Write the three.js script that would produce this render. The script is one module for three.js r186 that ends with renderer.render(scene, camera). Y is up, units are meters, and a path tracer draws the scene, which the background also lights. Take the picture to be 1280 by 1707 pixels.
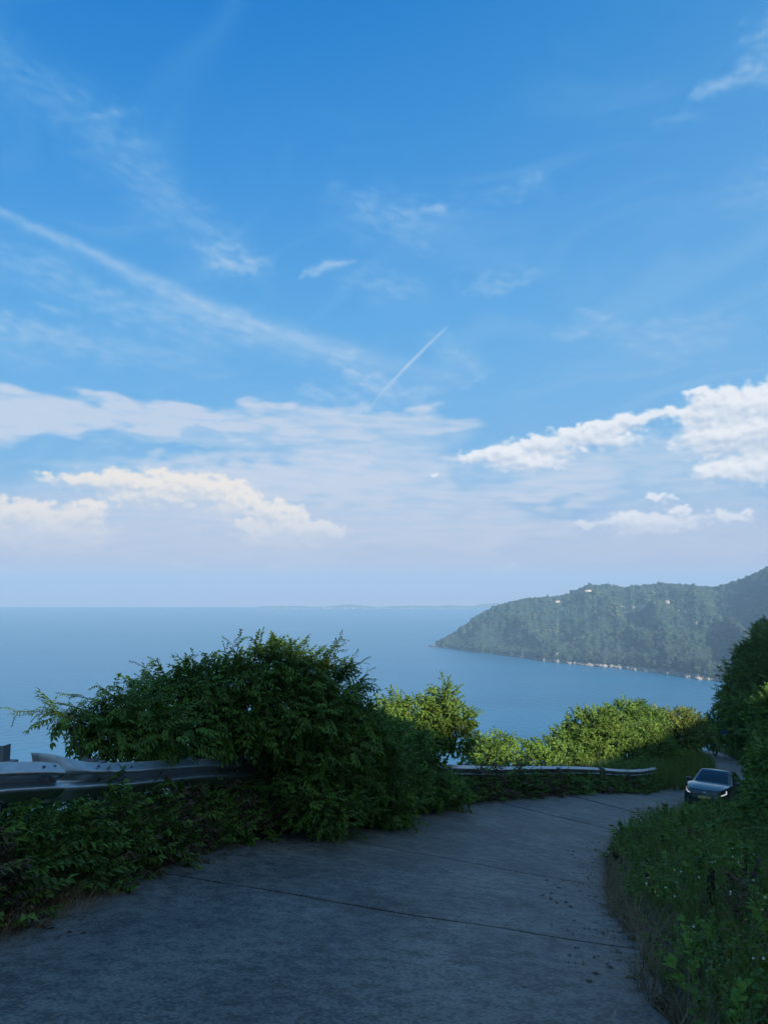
import * as THREE from 'three';
import { createNoise2D, createNoise3D } from 'simplex-noise';
import { mergeGeometries } from 'three/addons/utils/BufferGeometryUtils.js';

// ---------------------------------------------------------------- camera, sky, sun, exposure
const EYE = 200, SEA_FAR = 9500;                      // eye height above the sea and distance of the sheet's far edge, metres
const scene = new THREE.Scene();
const camera = new THREE.PerspectiveCamera(67.3, 767 / 1024, 0.05, 40000);
camera.position.set(0, EYE, 0);
camera.rotation.set(5.84 * Math.PI / 180, 0, 0);
const renderer = new THREE.WebGLRenderer({ antialias: true });
renderer.toneMapping = THREE.LinearToneMapping;
renderer.toneMappingExposure = 2.0;
renderer.shadowMap.enabled = true;

const D2R = Math.PI / 180;
function rng(seed) { let a = seed >>> 0; return () => { a = (a + 0x6d2b79f5) | 0; let t = Math.imul(a ^ (a >>> 15), 1 | a); t = (t + Math.imul(t ^ (t >>> 7), 61 | t)) ^ t; return ((t ^ (t >>> 14)) >>> 0) / 4294967296; }; }
const n2 = createNoise2D(rng(11)), n2b = createNoise2D(rng(23)), n3 = createNoise3D(rng(37));
const clamp = (x, a = 0, b = 1) => Math.min(b, Math.max(a, x)), mix = (a, b, t) => a + (b - a) * t;
const smooth = (a, b, x) => { const t = clamp((x - a) / (b - a)); return t * t * (3 - 2 * t); };
const lin = (c) => { c /= 255; return c <= 0.04045 ? c / 12.92 : Math.pow((c + 0.055) / 1.055, 2.4); };
function table(t, x) { if (x <= t[0][0]) return t[0][1]; for (let i = 1; i < t.length; i++) if (x <= t[i][0]) { const k = (x - t[i - 1][0]) / (t[i][0] - t[i - 1][0]); return mix(t[i - 1][1], t[i][1], k); } return t[t.length - 1][1]; }
function fbm(x, y, oct = 4, n = n2) { let s = 0, a = 0.5; for (let i = 0; i < oct; i++) { s += a * n(x, y); x = x * 2.03 + 17.1; y = y * 2.03 - 9.7; a *= 0.5; } return s; }
function billow(x, y, oct = 4) { let s = 0, a = 0.5; for (let i = 0; i < oct; i++) { s += a * (1 - 2 * Math.abs(n2b(x, y))); x = x * 2.1 + 5.3; y = y * 2.1 + 1.7; a *= 0.5; } return s; }

const SUN_AZ = 140, SUN_EL = 25.2;                       // azimuth from straight ahead towards the right, elevation: behind the viewer's right shoulder
const sunDir = new THREE.Vector3(Math.sin(SUN_AZ * D2R) * Math.cos(SUN_EL * D2R), Math.sin(SUN_EL * D2R), -Math.cos(SUN_AZ * D2R) * Math.cos(SUN_EL * D2R));
const sun = new THREE.DirectionalLight(new THREE.Color().setRGB(1, 0.91, 0.75), 5);
sun.name = 'sun';
sun.position.copy(sunDir).multiplyScalar(400).add(new THREE.Vector3(0, EYE, -20));
sun.target.position.set(0, EYE, -20);
sun.castShadow = true;
sun.shadow.mapSize.set(4096, 4096);
Object.assign(sun.shadow.camera, { left: -120, right: 120, top: 120, bottom: -120, near: 1, far: 900 });
scene.add(sun, sun.target);

// The sky: azimuth and elevation in degrees. Cirrus strokes are [azimuth, elevation, half width, strength], banks and heaps [azimuth, elevation, half width, half height(, strength)].
const STREAKS = [
  [0.58, 0.35, [[-29.81, 24.99, 0.27, 0.5], [-27.60, 24.49, 0.40, 0.7], [-23.73, 23.61, 0.45, 0.8], [-20.47, 22.68, 0.54, 0.9], [-14.04, 20.47, 0.89, 1], [-7.32, 18.59, 1.07, 1], [-3.67, 17.72, 0.98, 0.9], [0.92, 16.72, 0.89, 0.5], [4.57, 15.90, 0.67, 0.2]]],  // long streak
  [0.32, 0.7, [[-29.66, 22.35, 1.34, 0.6], [-25.18, 21.49, 1.34, 0.8], [-19.54, 19.93, 1.43, 1], [-14.00, 19.04, 1.34, 1], [-9.57, 18.49, 0.89, 0.6]]],  // under streak
  [0.44, 0.6, [[-29.42, 17.97, 0.80, 0.8], [-26.50, 17.58, 0.98, 1], [-22.65, 17.14, 1.07, 0.9], [-16.93, 16.74, 1.07, 0.5], [-12.62, 16.21, 0.89, 0.25]]],  // low left
  [0.2, 0.7, [[-27.88, 15.92, 0.62, 0.8], [-24.90, 15.52, 0.54, 0.8], [-22.96, 15.14, 0.45, 0.3]]],  // low left2
  [0.3, 0.6, [[-25.07, 19.22, 0.18, 0.4], [-23.90, 18.99, 0.27, 1], [-22.33, 18.85, 0.18, 0.4]]],  // fleck
  [0.26, 0.6, [[-29.65, 33.79, 1.79, 0.5], [-25.76, 32.50, 1.79, 0.9], [-22.07, 31.07, 1.88, 1], [-18.63, 28.81, 2.01, 1], [-15.53, 26.61, 1.88, 1], [-12.38, 24.61, 1.61, 1], [-9.21, 23.44, 1.16, 0.4]]],  // upper band
  [0.2, 0.7, [[-22.48, 31.06, 0.22, 0.6], [-20.44, 31.62, 0.36, 1], [-18.76, 32.13, 0.31, 0.5]]],  // upper hook
  [0.16, 0.7, [[-18.68, 30.23, 0.36, 0.7], [-17.18, 30.16, 0.36, 0.7]]],  // upper hook2
  [0.48, 0.8, [[-13.92, 24.08, 0.45, 0.35], [-12.35, 23.43, 0.89, 1], [-10.79, 23.34, 0.89, 1], [-9.67, 23.82, 0.62, 0.4]]],  // puff
  [0.6, 0.6, [[-6.33, 22.66, 0.13, 0.6], [-5.46, 23.14, 0.36, 1], [-4.40, 23.65, 0.40, 1], [-3.02, 23.81, 0.31, 0.9], [-2.00, 23.99, 0.13, 0.4]]],  // wisp
  [0.26, 0.8, [[-2.32, 22.89, 0.98, 0.6], [0.00, 22.49, 1.25, 0.9], [2.78, 22.06, 1.16, 0.6]]],  // faint patch
  [0.28, 0.8, [[-3.75, 28.38, 1.34, 0.5], [-0.94, 27.28, 1.79, 1], [2.80, 26.48, 1.79, 0.9], [5.60, 27.36, 1.16, 0.5]]],  // mid veil
  [0.36, 0.6, [[1.17, 26.97, 0.31, 0.6], [2.34, 27.19, 0.22, 0.7], [4.58, 27.40, 0.31, 1], [5.14, 27.46, 0.18, 0.3]]],  // dot
  [0.22, 0.7, [[6.99, 27.68, 0.54, 0.4], [9.76, 28.16, 0.62, 0.8], [11.59, 28.58, 0.80, 1], [12.40, 28.62, 0.45, 0.4]]],  // puff right
  [0.34, 0.7, [[6.00, 22.06, 0.45, 0.4], [8.28, 22.08, 0.58, 1], [10.32, 22.45, 0.54, 0.9], [12.11, 22.65, 0.31, 0.4]]],  // right wisp
  [0.24, 0.8, [[13.11, 18.49, 0.89, 0.5], [16.15, 18.86, 0.98, 0.7], [20.27, 17.65, 1.79, 1], [23.84, 17.63, 1.61, 0.8], [25.38, 17.82, 0.89, 0.3]]],  // faint right
  [0.28, 0.6, [[12.67, 18.43, 0.22, 0.5], [14.41, 18.35, 0.27, 1], [15.91, 18.15, 0.18, 0.4]]],  // fleck right
  [0.24, 0.6, [[14.54, 19.90, 0.27, 1], [16.16, 19.27, 0.36, 0.8], [17.83, 18.51, 0.27, 0.3]]],  // fleck right2
  [0.46, 0.6, [[22.94, 32.09, 0.36, 0.6], [24.57, 32.33, 0.62, 1], [26.55, 32.65, 0.80, 1], [28.84, 32.75, 0.89, 1], [31.03, 32.80, 0.89, 0.6]]],  // corner wisp
  [0.38, 0.8, [[26.85, 34.33, 0.62, 0.7], [28.58, 34.53, 0.98, 1], [30.43, 34.50, 0.98, 0.7]]],  // corner wisp2
  [0.2, 0.7, [[20.41, 31.01, 0.36, 0.5], [22.07, 31.07, 0.45, 1], [23.89, 30.90, 0.36, 0.4]]],  // corner faint
  [0.2, 0.8, [[23.83, 25.81, 1.34, 0.5], [26.94, 26.12, 1.79, 1], [29.51, 25.93, 1.79, 0.8]]],  // right veil
  [0.45, 0.8, [[-3.67, 17.42, 0.71, 0.5], [-2.29, 16.15, 0.98, 1], [0.00, 14.86, 1.16, 1], [2.74, 14.41, 0.89, 0.6], [5.47, 15.23, 0.62, 0.4], [7.28, 15.39, 0.22, 0.9]]],  // veil centre
  [0.42, 0.8, [[-6.37, 15.20, 0.45, 0.6], [-5.24, 14.80, 0.80, 1], [-3.64, 14.26, 0.80, 0.8], [-1.82, 13.98, 0.62, 0.6]]],  // veil tuft
  [0.26, 0.8, [[3.68, 18.70, 0.80, 0.5], [5.49, 17.38, 0.98, 1], [7.29, 16.47, 0.62, 0.8], [7.50, 15.52, 0.27, 0.8]]],  // veil right
  [0.55, 0.5, [[-1.64, 12.84, 0.06, 0.4], [0.00, 14.86, 0.09, 0.8], [1.83, 16.67, 0.12, 1.25], [3.30, 18.03, 0.11, 1.1], [4.87, 19.35, 0.07, 0.7]]],  // contrail
];
const BANKS = [
  [[-24.74, 11.94, 8.48, 1.25, 0.95], [-29.42, 11.39, 6.70, 1.43, 1], [-18.45, 12.29, 8.04, 1.07, 0.95], [-11.66, 12.24, 7.59, 1.07, 0.85], [-5.44, 12.09, 6.70, 1.16, 0.75], [0.91, 12.31, 5.80, 0.98, 0.75], [5.22, 12.62, 2.23, 0.45, 0.7], [-11.64, 11.20, 7.59, 0.89, 0.5], [-0.91, 10.99, 6.70, 1.07, 0.55]],  // band
  [[-12.44, 8.47, 7.59, 0.98, 0.8], [-5.40, 8.19, 9.82, 1.79, 0.9], [2.70, 6.88, 8.93, 1.52, 0.75], [-9.35, 5.92, 11.16, 2.01, 0.7], [9.37, 6.80, 4.91, 0.71, 0.8], [-0.90, 4.66, 11.61, 1.79, 0.75], [-14.87, 3.64, 9.82, 2.23, 0.55], [5.36, 4.19, 8.04, 1.52, 0.8], [10.63, 4.36, 4.46, 0.98, 0.8], [-12.72, 1.71, 13.39, 1.61, 0.45], [15.71, 3.62, 8.93, 1.34, 0.4], [2.67, 1.76, 8.93, 1.25, 0.4]],  // sheet
  [[-19.07, 6.52, 8.48, 1.79, 0.5], [-9.39, 8.12, 8.93, 1.61, 0.55], [-17.39, 4.87, 7.14, 2.23, 0.5], [-7.12, 3.73, 6.70, 2.05, 0.5], [-23.28, 4.28, 6.70, 1.79, 0.45], [0.00, 9.57, 7.14, 1.34, 0.5]],  // veil
  [[10.73, 9.40, 4.91, 1.16, 0.7], [13.30, 8.23, 4.91, 1.96, 0.8], [17.93, 9.11, 4.02, 2.23, 0.6], [23.09, 8.81, 4.46, 2.23, 0.6], [8.09, 9.47, 3.12, 0.71, 0.8], [22.95, 5.52, 7.14, 1.79, 0.5], [24.75, 3.42, 6.70, 1.61, 0.5]],  // grey
];
const HEAPS = [
  [[-25.18, 4.94, 3.08, 1.23], [-28.03, 4.51, 3.59, 1.67], [-22.90, 4.08, 3.59, 1.67], [-25.83, 3.19, 5.65, 1.23], [-21.39, 5.09, 1.75, 1.23], [-24.39, 3.83, 3.08, 1.45], [-29.73, 4.04, 3.08, 2.23]],  // left low
  [[-21.09, 7.56, 3.59, 0.67], [-17.89, 7.62, 4.62, 0.89], [-14.13, 7.46, 4.62, 1.00], [-17.04, 6.80, 3.59, 1.12], [-19.07, 6.43, 1.23, 0.50], [-17.66, 6.99, 1.03, 0.73], [-11.98, 6.83, 3.08, 1.00], [-9.80, 6.26, 2.05, 0.67], [-10.66, 5.89, 2.57, 0.89], [-14.95, 6.66, 3.08, 0.89]],  // anvil
  [[-7.59, 5.59, 1.85, 0.89], [-7.14, 4.62, 2.05, 1.23], [-5.80, 4.28, 2.57, 1.12], [-8.45, 4.03, 1.75, 1.23], [-4.25, 4.38, 1.54, 0.56], [-9.31, 3.49, 1.23, 0.56], [-6.68, 3.52, 2.05, 0.56], [-9.98, 4.59, 1.03, 0.67]],  // tower
  [[7.20, 9.85, 1.79, 0.45], [9.42, 10.10, 2.50, 0.62], [12.06, 10.58, 2.68, 0.80], [14.23, 11.26, 2.23, 0.62], [16.35, 11.58, 1.96, 0.54], [18.44, 12.04, 1.79, 0.62], [20.28, 12.32, 1.52, 0.49], [10.73, 9.40, 3.12, 0.71], [15.91, 10.71, 3.12, 0.71]],  // right arm
  [[24.03, 13.02, 2.23, 0.80], [23.22, 12.08, 2.05, 1.34], [25.50, 12.27, 2.68, 1.43], [27.35, 12.47, 2.23, 1.61], [24.29, 10.36, 3.39, 1.34], [26.53, 10.57, 3.12, 1.96], [29.06, 11.12, 3.12, 2.23], [22.50, 13.57, 0.89, 0.22], [26.24, 8.19, 3.57, 1.16], [23.82, 8.03, 2.23, 0.62], [28.58, 8.42, 2.68, 1.79]],  // right heap
  [[17.80, 4.94, 2.00, 0.64], [20.20, 4.71, 2.20, 0.59], [19.00, 4.40, 3.00, 0.48], [21.02, 5.52, 1.10, 0.32], [14.90, 4.67, 1.20, 0.43], [19.67, 6.49, 1.30, 0.32], [24.07, 4.99, 1.50, 0.43], [3.61, 8.57, 0.60, 0.21]],  // small low
  [[-7.76, 1.61, 0.98, 0.40], [-7.09, 1.17, 0.89, 0.36], [-14.83, 1.83, 1.34, 0.31], [-25.75, 1.18, 1.34, 0.27], [8.85, 1.52, 0.89, 0.45]],  // little
];
function makeSky() {
  const W = 4096, H = 2048, data = new Float32Array(W * H * 4), ppd = W / 360;
  const R = [[-90, 150], [0, 192], [3, 176], [8, 128], [14, 106], [20, 86], [27, 62], [40, 18], [60, 16], [90, 14]];
  const G = [[-90, 178], [0, 190], [3, 189], [8, 182], [14, 174], [20, 164], [27, 147], [40, 119], [60, 100], [90, 88]];
  const B = [[-90, 205], [0, 214], [3, 218], [8, 226], [14, 229], [20, 226], [27, 220], [40, 202], [60, 184], [90, 170]];
  const buf = new Float32Array(W * H * 3);              // display values 0..255, made linear at the end
  const colOf = (az) => ((((az - 90) / 360 + 0.5) % 1) + 1) % 1 * W - 0.5, azOf = (col) => ((col + 0.5) / W - 0.5) * 360 + 90;
  const wrap = (a) => ((a + 180) % 360 + 360) % 360 - 180;
  const h0 = H / 2;
  for (let row = h0; row < H; row++) {
    const el = ((row + 0.5) / H - 0.5) * 180, r = table(R, el), g = table(G, el), b = table(B, el), ce = Math.cos(el * D2R), se = Math.sin(el * D2R);
    for (let col = 0; col < W; col++) {
      const az = wrap(azOf(col)), pale = 0.95 * Math.pow(0.5 + 0.5 * Math.cos((az - SUN_AZ) * D2R), 1.1) * smooth(4, 16, el);
      const x = Math.sin(az * D2R) * ce, z = -Math.cos(az * D2R) * ce, y = se;
      // thin cirrus veil everywhere, drawn out along one direction
      const k = 1 / (y + 0.16), cx = x * k, cz = z * k, s = (cx * 0.8 + cz * 0.6), t = (-cx * 0.6 + cz * 0.8);
      const w = fbm(s * 1.1 + 3, t * 1.1, 2);
      let veil = smooth(0.02, 0.75, fbm(s * 1.2 + w * 0.6, t * 3.6 + w * 1.2, el > 3 ? 5 : 3) + 0.12) * 0.11;
      // low bank of cloud and far heaps round the whole horizon; in the direction of view the ones listed above stand instead
      const out = smooth(30, 42, Math.abs(az));
      let bank = 0;
      if (el < 18) bank = smooth(-0.1, 0.5, n3(x * 3, z * 3, el * 0.2) * 0.5 + n3(x * 9, z * 9, el * 0.55) * 0.35 + n3(x * 24, z * 24, el * 1.3) * 0.15) * smooth(18, 9, el) * smooth(0, 3, el) * out * 0.75;
      const i = (row * W + col) * 3;
      let c0 = mix(r, 160, pale), c1 = mix(g, 194, pale), c2 = mix(b, 226, pale);
      c0 = mix(c0, 205, veil); c1 = mix(c1, 217, veil); c2 = mix(c2, 235, veil);
      buf[i] = mix(c0, 205, bank); buf[i + 1] = mix(c1, 213, bank); buf[i + 2] = mix(c2, 227, bank);
    }
  }
  const blend = (i, r, g, b, a) => { buf[i] = mix(buf[i], r, a); buf[i + 1] = mix(buf[i + 1], g, a); buf[i + 2] = mix(buf[i + 2], b, a); };
  const over = (pts, pad, draw) => {                    // visits the texels round a list of places
    let a0 = 1e9, a1 = -1e9, e0 = 1e9, e1 = -1e9;
    for (const [a, e, w, h] of pts) { const m = Math.max(w, h < 20 ? h : 0) * 1.3 + pad; a0 = Math.min(a0, a - m * 1.5); a1 = Math.max(a1, a + m * 1.5); e0 = Math.min(e0, e - m); e1 = Math.max(e1, e + m); }
    for (let row = Math.max(h0, Math.floor((e0 / 180 + 0.5) * H)); row <= Math.min(H - 1, (e1 / 180 + 0.5) * H); row++) {
      const el = ((row + 0.5) / H - 0.5) * 180;
      for (let k = Math.floor(a0 * ppd); k <= a1 * ppd; k++) { const az = (k + 0.5) / ppd, col = Math.round(colOf(az)); draw(az, el, (row * W + ((col % W) + W) % W) * 3); }
    }
  };
  for (const pts of BANKS) over(pts, 2.5, (az, el, i) => {
    const wx = fbm(az * 0.12, el * 0.3 + 7, 3) * 3.2, wy = fbm(az * 0.16 + 40, el * 0.5, 3) * 1.3;
    let d = 0;
    for (const [a, e, w, h, al] of pts) { const x = (az + wx - a) / w, y = (el + wy - e) / h, q = x * x + y * y; if (q < 1.8) d = Math.max(d, al * (1 - smooth(0.25, 1.8, q))) + 0.12 * al * (1 - smooth(0, 1.8, q)); }
    if (d <= 0) return;
    const tex = 0.88 + 0.42 * fbm(az * 0.2 + el * 0.25, el * 1.5, 4);
    const a = clamp(d * tex, 0, 0.92), low = smooth(9, 3, el);
    blend(i, mix(207, 206, low), mix(215, 209, low), mix(232, 224, low), a * 0.93);
  });
  for (const [alpha, rough, pts] of STREAKS) over(pts, 1.6, (az, el, i) => {
    let best = 0;
    const wob = rough * 0.9 * smooth(0.08, 0.5, pts[1][2]), X = az + fbm(az * 0.35, el * 0.35, 3) * wob * 1.6, Y = el + fbm(az * 0.4 + 30, el * 0.6, 4) * wob * Math.min(1.4, pts[1][2] * 2), ce = Math.cos(el * D2R);
    for (let k = 1; k < pts.length; k++) {
      const [a0, e0, w0, s0] = pts[k - 1], [a1, e1, w1, s1] = pts[k], dx = (a1 - a0) * ce, dy = e1 - e0, t = clamp(((X - a0) * ce * dx + (Y - e0) * dy) / (dx * dx + dy * dy));
      const px = (X - a0) * ce - dx * t, py = Y - e0 - dy * t, w = Math.max(0.06, mix(w0, w1, t)), q = Math.hypot(px, py) / w * (py > 0 ? 1.25 : 0.85);
      if (q < 2) best = Math.max(best, mix(s0, s1, t) * Math.exp(-q * q * 1.3));
    }
    if (best < 0.004) return;
    const g = pts[1][2] < 0.15 ? 1 : clamp(0.75 + rough * 1.0 * fbm(az * 0.32 - el * 0.5, el * 1.1 + az * 0.35, 3), 0, 1.6);
    blend(i, 206, 216, 236, clamp(best * alpha * g, 0, 0.9));
  });
  for (const pts of HEAPS) over(pts, 1.2, (az, el, i) => {
    const den = (A, E) => {
      const wx = fbm(A * 0.5 + 9, E * 0.5, 3) * 1.1, wy = fbm(A * 0.6, E * 0.8 + 21, 3) * 0.5;
      let d = -1;
      for (const [a, e, w, h] of pts) { const x = (A + wx - a) / w, y = (E + wy - e) / h, q = 1 - Math.sqrt(x * x + (y < 0 ? y * y * 1.15 : y * y)); if (q > -1) d = d > -1 ? Math.max(d, q) + 0.25 * Math.max(0, Math.min(d, q)) : q; }
      return d < -0.8 ? -1 : d + billow(A * 0.42, E * 0.7, 5) * 0.26 + fbm(A * 0.3, E * 0.55, 3) * 0.16 + 0.13;
    };
    const d = den(az, el);
    if (d <= 0) return;
    const foot = smooth(0, 0.3, d - den(az + 0.1, el - 0.55)), side = 0.5 + 0.5 * n2(az * 0.3, el * 0.5 + 5);
    const a = smooth(0, mix(0.2 + 0.35 * side, 0.8, foot), d) * mix(0.5, 0.96, smooth(2, 6, el));
    const lit = clamp(0.62 + (d - den(az + 0.2, el + 0.35)) * 1.1 + 0.16 * fbm(az * 1.3, el * 1.8, 4)), warm = smooth(8, -14, az);
    const l = clamp(lit - 0.25 * smooth(0.3, 1.1, d) * foot + 0.1), hz = smooth(7, 3, el) * 0.5;
    blend(i, mix(mix(188, mix(243, 248, warm), l), 212, hz), mix(mix(203, mix(244, 238, warm), l), 210, hz), mix(mix(224, mix(247, 228, warm), l), 220, hz), a);
  });
  for (let row = h0; row < H; row++) {                  // low haze in front of the bases of the clouds
    const el = ((row + 0.5) / H - 0.5) * 180, a = smooth(5, 0.3, el) * 0.6;
    if (a > 0) for (let col = 0; col < W; col++) blend((row * W + col) * 3, 206, 197, 208, a);
  }
  for (let row = 0; row < H; row++) for (let col = 0; col < W; col++) {
    const s = (Math.max(row, h0) * W + col) * 3, o = (row * W + col) * 4;
    data[o] = lin(buf[s]); data[o + 1] = lin(buf[s + 1]); data[o + 2] = lin(buf[s + 2]); data[o + 3] = 1;
  }
  const t = new THREE.DataTexture(data, W, H, THREE.RGBAFormat, THREE.FloatType);
  t.mapping = THREE.EquirectangularReflectionMapping; t.magFilter = t.minFilter = THREE.LinearFilter; t.wrapS = THREE.RepeatWrapping; t.needsUpdate = true;
  return t;
}
scene.background = scene.environment = makeSky();
scene.backgroundIntensity = scene.environmentIntensity = 0.503;
scene.fog = new THREE.FogExp2(new THREE.Color().setRGB(0.42, 0.69, 1), 1.55e-4);

// ---------------------------------------------------------------- helpers
const taken = new Map();
function numbered(name) { const k = taken.get(name) ?? 0; taken.set(name, k + 1); return k ? name + '_' + String(k).padStart(3, '0') : name; }
function tag(o, label, category, group, kind) { if (label) o.userData.label = label; if (category) o.userData.category = category; if (group) o.userData.group = group; if (kind) o.userData.kind = kind; return o; }
function shadows(o) { o.castShadow = o.receiveShadow = true; return o; }
function part(name, geometry, material, parent) { const m = shadows(new THREE.Mesh(geometry, material)); m.name = name; parent.add(m); return m; }
function thing(name, label, category, position = [0, 0, 0], group) { const g = new THREE.Group(); g.name = numbered(name); g.position.set(...position); scene.add(g); return tag(g, label, category, group); }
function structure(name, geometry, material, label) { const m = shadows(new THREE.Mesh(geometry, material)); m.name = numbered(name); scene.add(m); return tag(m, label, null, null, 'structure'); }
const rgb = (r, g, b) => new THREE.Color().setRGB(r, g, b);
function texture(size, fill, { srgb = false, repeat = 1 } = {}) {   // fill(x, y) with x, y in 0..1 gives one value or three
  const d = new Uint8Array(size * size * 4);
  for (let y = 0; y < size; y++) for (let x = 0; x < size; x++) { const v = fill(x / size, y / size), o = (y * size + x) * 4; for (let c = 0; c < 3; c++) d[o + c] = clamp(Array.isArray(v) ? v[c] : v) * 255; d[o + 3] = 255; }
  const t = new THREE.DataTexture(d, size, size); t.wrapS = t.wrapT = THREE.RepeatWrapping; t.magFilter = THREE.LinearFilter; t.minFilter = THREE.LinearMipmapLinearFilter; t.generateMipmaps = true;
  if (srgb) t.colorSpace = THREE.SRGBColorSpace;
  t.repeat.set(repeat, repeat); t.needsUpdate = true; return t;
}
// gradient noise that repeats over the unit square, f cells a side
function tileNoise(x, y, f, seed = 0) {
  f = Math.max(1, Math.round(f)); x *= f; y *= f; seed = Math.round(seed * 13);
  const ix = Math.floor(x), iy = Math.floor(y), u = x - ix, v = y - iy, s = u * u * u * (u * (u * 6 - 15) + 10), t = v * v * v * (v * (v * 6 - 15) + 10);
  const g = (a, b, dx, dy) => { let h = Math.imul(((a % f + f) % f) + 131 * seed, 374761393) + Math.imul((b % f + f) % f, 668265263); h = Math.imul(h ^ (h >>> 13), 1274126177); h = ((h ^ (h >>> 16)) >>> 0) / 4294967296 * 6.283185; return Math.cos(h) * dx + Math.sin(h) * dy; };
  return 1.5 * mix(mix(g(ix, iy, u, v), g(ix + 1, iy, u - 1, v), s), mix(g(ix, iy + 1, u, v - 1), g(ix + 1, iy + 1, u - 1, v - 1), s), t);
}
function tileFbm(x, y, f, oct, seed = 0) { let s = 0, a = 0.5; for (let i = 0; i < oct; i++) { s += a * tileNoise(x, y, f, seed + i * 7); f *= 2; a *= 0.5; } return s; }
function grid(nu, nv, at, uvOf) {                       // a sheet of nu x nv cells from at(i, j) -> [x, y, z]
  const p = [], uv = [], idx = [];
  for (let j = 0; j <= nv; j++) for (let i = 0; i <= nu; i++) { const v = at(i, j); p.push(...v); uv.push(...(uvOf ? uvOf(i, j, v) : [v[0], -v[2]])); }
  for (let j = 0; j < nv; j++) for (let i = 0; i < nu; i++) { const a = j * (nu + 1) + i, b = a + 1, c = a + nu + 1, d = c + 1; idx.push(a, b, c, b, d, c); }
  const g = new THREE.BufferGeometry(); g.setAttribute('position', new THREE.Float32BufferAttribute(p, 3)); g.setAttribute('uv', new THREE.Float32BufferAttribute(uv, 2)); g.setIndex(idx); g.computeVertexNormals(); return g;
}
function colored(g, f) { const p = g.attributes.position, c = new Float32Array(p.count * 3); for (let i = 0; i < p.count; i++) c.set(f(p.getX(i), p.getY(i), p.getZ(i), i), i * 3); g.setAttribute('color', new THREE.BufferAttribute(c, 3)); return g; }
function lump(detail, rough, seed, sx = 1, sy = 1, sz = 1) {        // an uneven ball
  const g = new THREE.IcosahedronGeometry(1, detail), p = g.attributes.position;
  for (let i = 0; i < p.count; i++) { const x = p.getX(i), y = p.getY(i), z = p.getZ(i), k = 1 + rough * (n3(x * 1.3 + seed, y * 1.3, z * 1.3) + 0.6 * n3(x * 3.1, y * 3.1 + seed, z * 3.1)); p.setXYZ(i, x * k * sx, y * k * sy, z * k * sz); }
  g.computeVertexNormals(); return g;
}
const M4 = new THREE.Matrix4(), V3 = (x, y, z) => new THREE.Vector3(x, y, z), Q4 = new THREE.Quaternion();
function scatter(name, geometry, material, places, parent = scene) { // places: [{m: Matrix4, c: [r, g, b]}]
  const o = shadows(new THREE.InstancedMesh(geometry, material, places.length)); o.name = parent === scene ? numbered(name) : name;
  places.forEach((p, i) => { o.setMatrixAt(i, p.m); if (p.c) o.setColorAt(i, new THREE.Color().setRGB(...p.c)); });
  parent.add(o); return o;
}

// ---------------------------------------------------------------- the sea
{
  const wave = texture(512, (x, y) => 0.5 + 0.5 * tileFbm(x, y, 10, 4, 3)), streak = texture(1024, (x, y) => { const s = 0.5 + 0.5 * tileFbm(x, (y * 5) % 1, 5, 5, 9); return [0.45 + 0.6 * s, 0.6 + 0.44 * s, 0.68 + 0.36 * s]; });
  wave.repeat.set(1 / 160, 1 / 160); streak.repeat.set(1 / 4200, 1 / 4200);
  const water = new THREE.MeshPhysicalMaterial({ color: rgb(0.011, 0.135, 0.26), roughness: 0.32, ior: 1.33, map: streak, bumpMap: wave, bumpScale: 1.6 });
  const g = grid(24, 24, (i, j) => [-9000 + i * 750, 0, 1500 - j * (1500 + SEA_FAR) / 24]);
  structure('sea', g, water, 'calm blue sea reaching to the hazy horizon');
}

// ---------------------------------------------------------------- the headland across the bay (azimuth in degrees, distances from the lookout in metres)
const SHORE = [[3.1, 2835], [3.75, 2801], [6.59, 2568], [10.03, 2362], [11.52, 2274], [13.82, 2184], [17.08, 2100], [19.45, 2022], [21.75, 1915], [23.42, 1875], [27, 1740], [31, 1600], [36, 1470], [44, 1320]];
const CREST = [[3.1, 4], [3.74, 6], [4.63, 110], [5.73, 230], [7.06, 380], [10.1, 600], [14, 800], [20, 1000], [26, 1100], [44, 1300]];      // from the shore to the ridge
const SKYLINE = [[3.1, -4.1], [3.75, -4.08], [4.63, -3.43], [5.73, -2.64], [7.06, -1.64], [8.37, -1.02], [10.11, -0.58], [12.68, -0.32], [13.74, -0.06], [14.58, 0.41], [16.03, 0.49], [17.25, 0.3], [18.87, 0.49], [20.06, 0.59], [21.61, 0.42], [23.12, 0.3], [24.07, 0.59], [25.01, 0.91], [26.48, 1.57], [30, 2.3], [36, 2.9], [44, 3.3]];
const TREE = 13;
function headland(az, t) {                              // t: 0 at the shore, 1 at the ridge, up to 2 behind it
  const d0 = table(SHORE, az) + 14 * n2(az * 1.7, 3) + 7 * n2(az * 6, 8), dc = table(CREST, az), d1 = d0 + dc, d = d0 + t * dc;
  const top = Math.max(1.5, EYE + d1 * Math.tan(table(SKYLINE, az) * D2R) - TREE * smooth(3.7, 5.5, az));
  let f = t < 1 ? 0.1 * smooth(0, 0.05, t) + 0.9 * Math.pow(t, 1.12) : Math.max(-0.2, 1 - 1.1 * Math.pow(t - 1, 1.3));
  const x = Math.sin(az * D2R) * d, z = -Math.cos(az * D2R) * d, body = Math.sin(Math.PI * clamp(t)) * smooth(3.7, 8, az);
  let y = top * f + body * (66 * fbm(x / 380 + 2, z / 380, 4) + 78 * (0.35 - Math.abs(n2b(az * 0.17 + t * 0.35 + 3, t * 0.8))) + 16 * n2(x / 120, z / 120)) * (top / 230);
  if (t < 0.001) y = -3;
  return [x, y, z];
}
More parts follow.
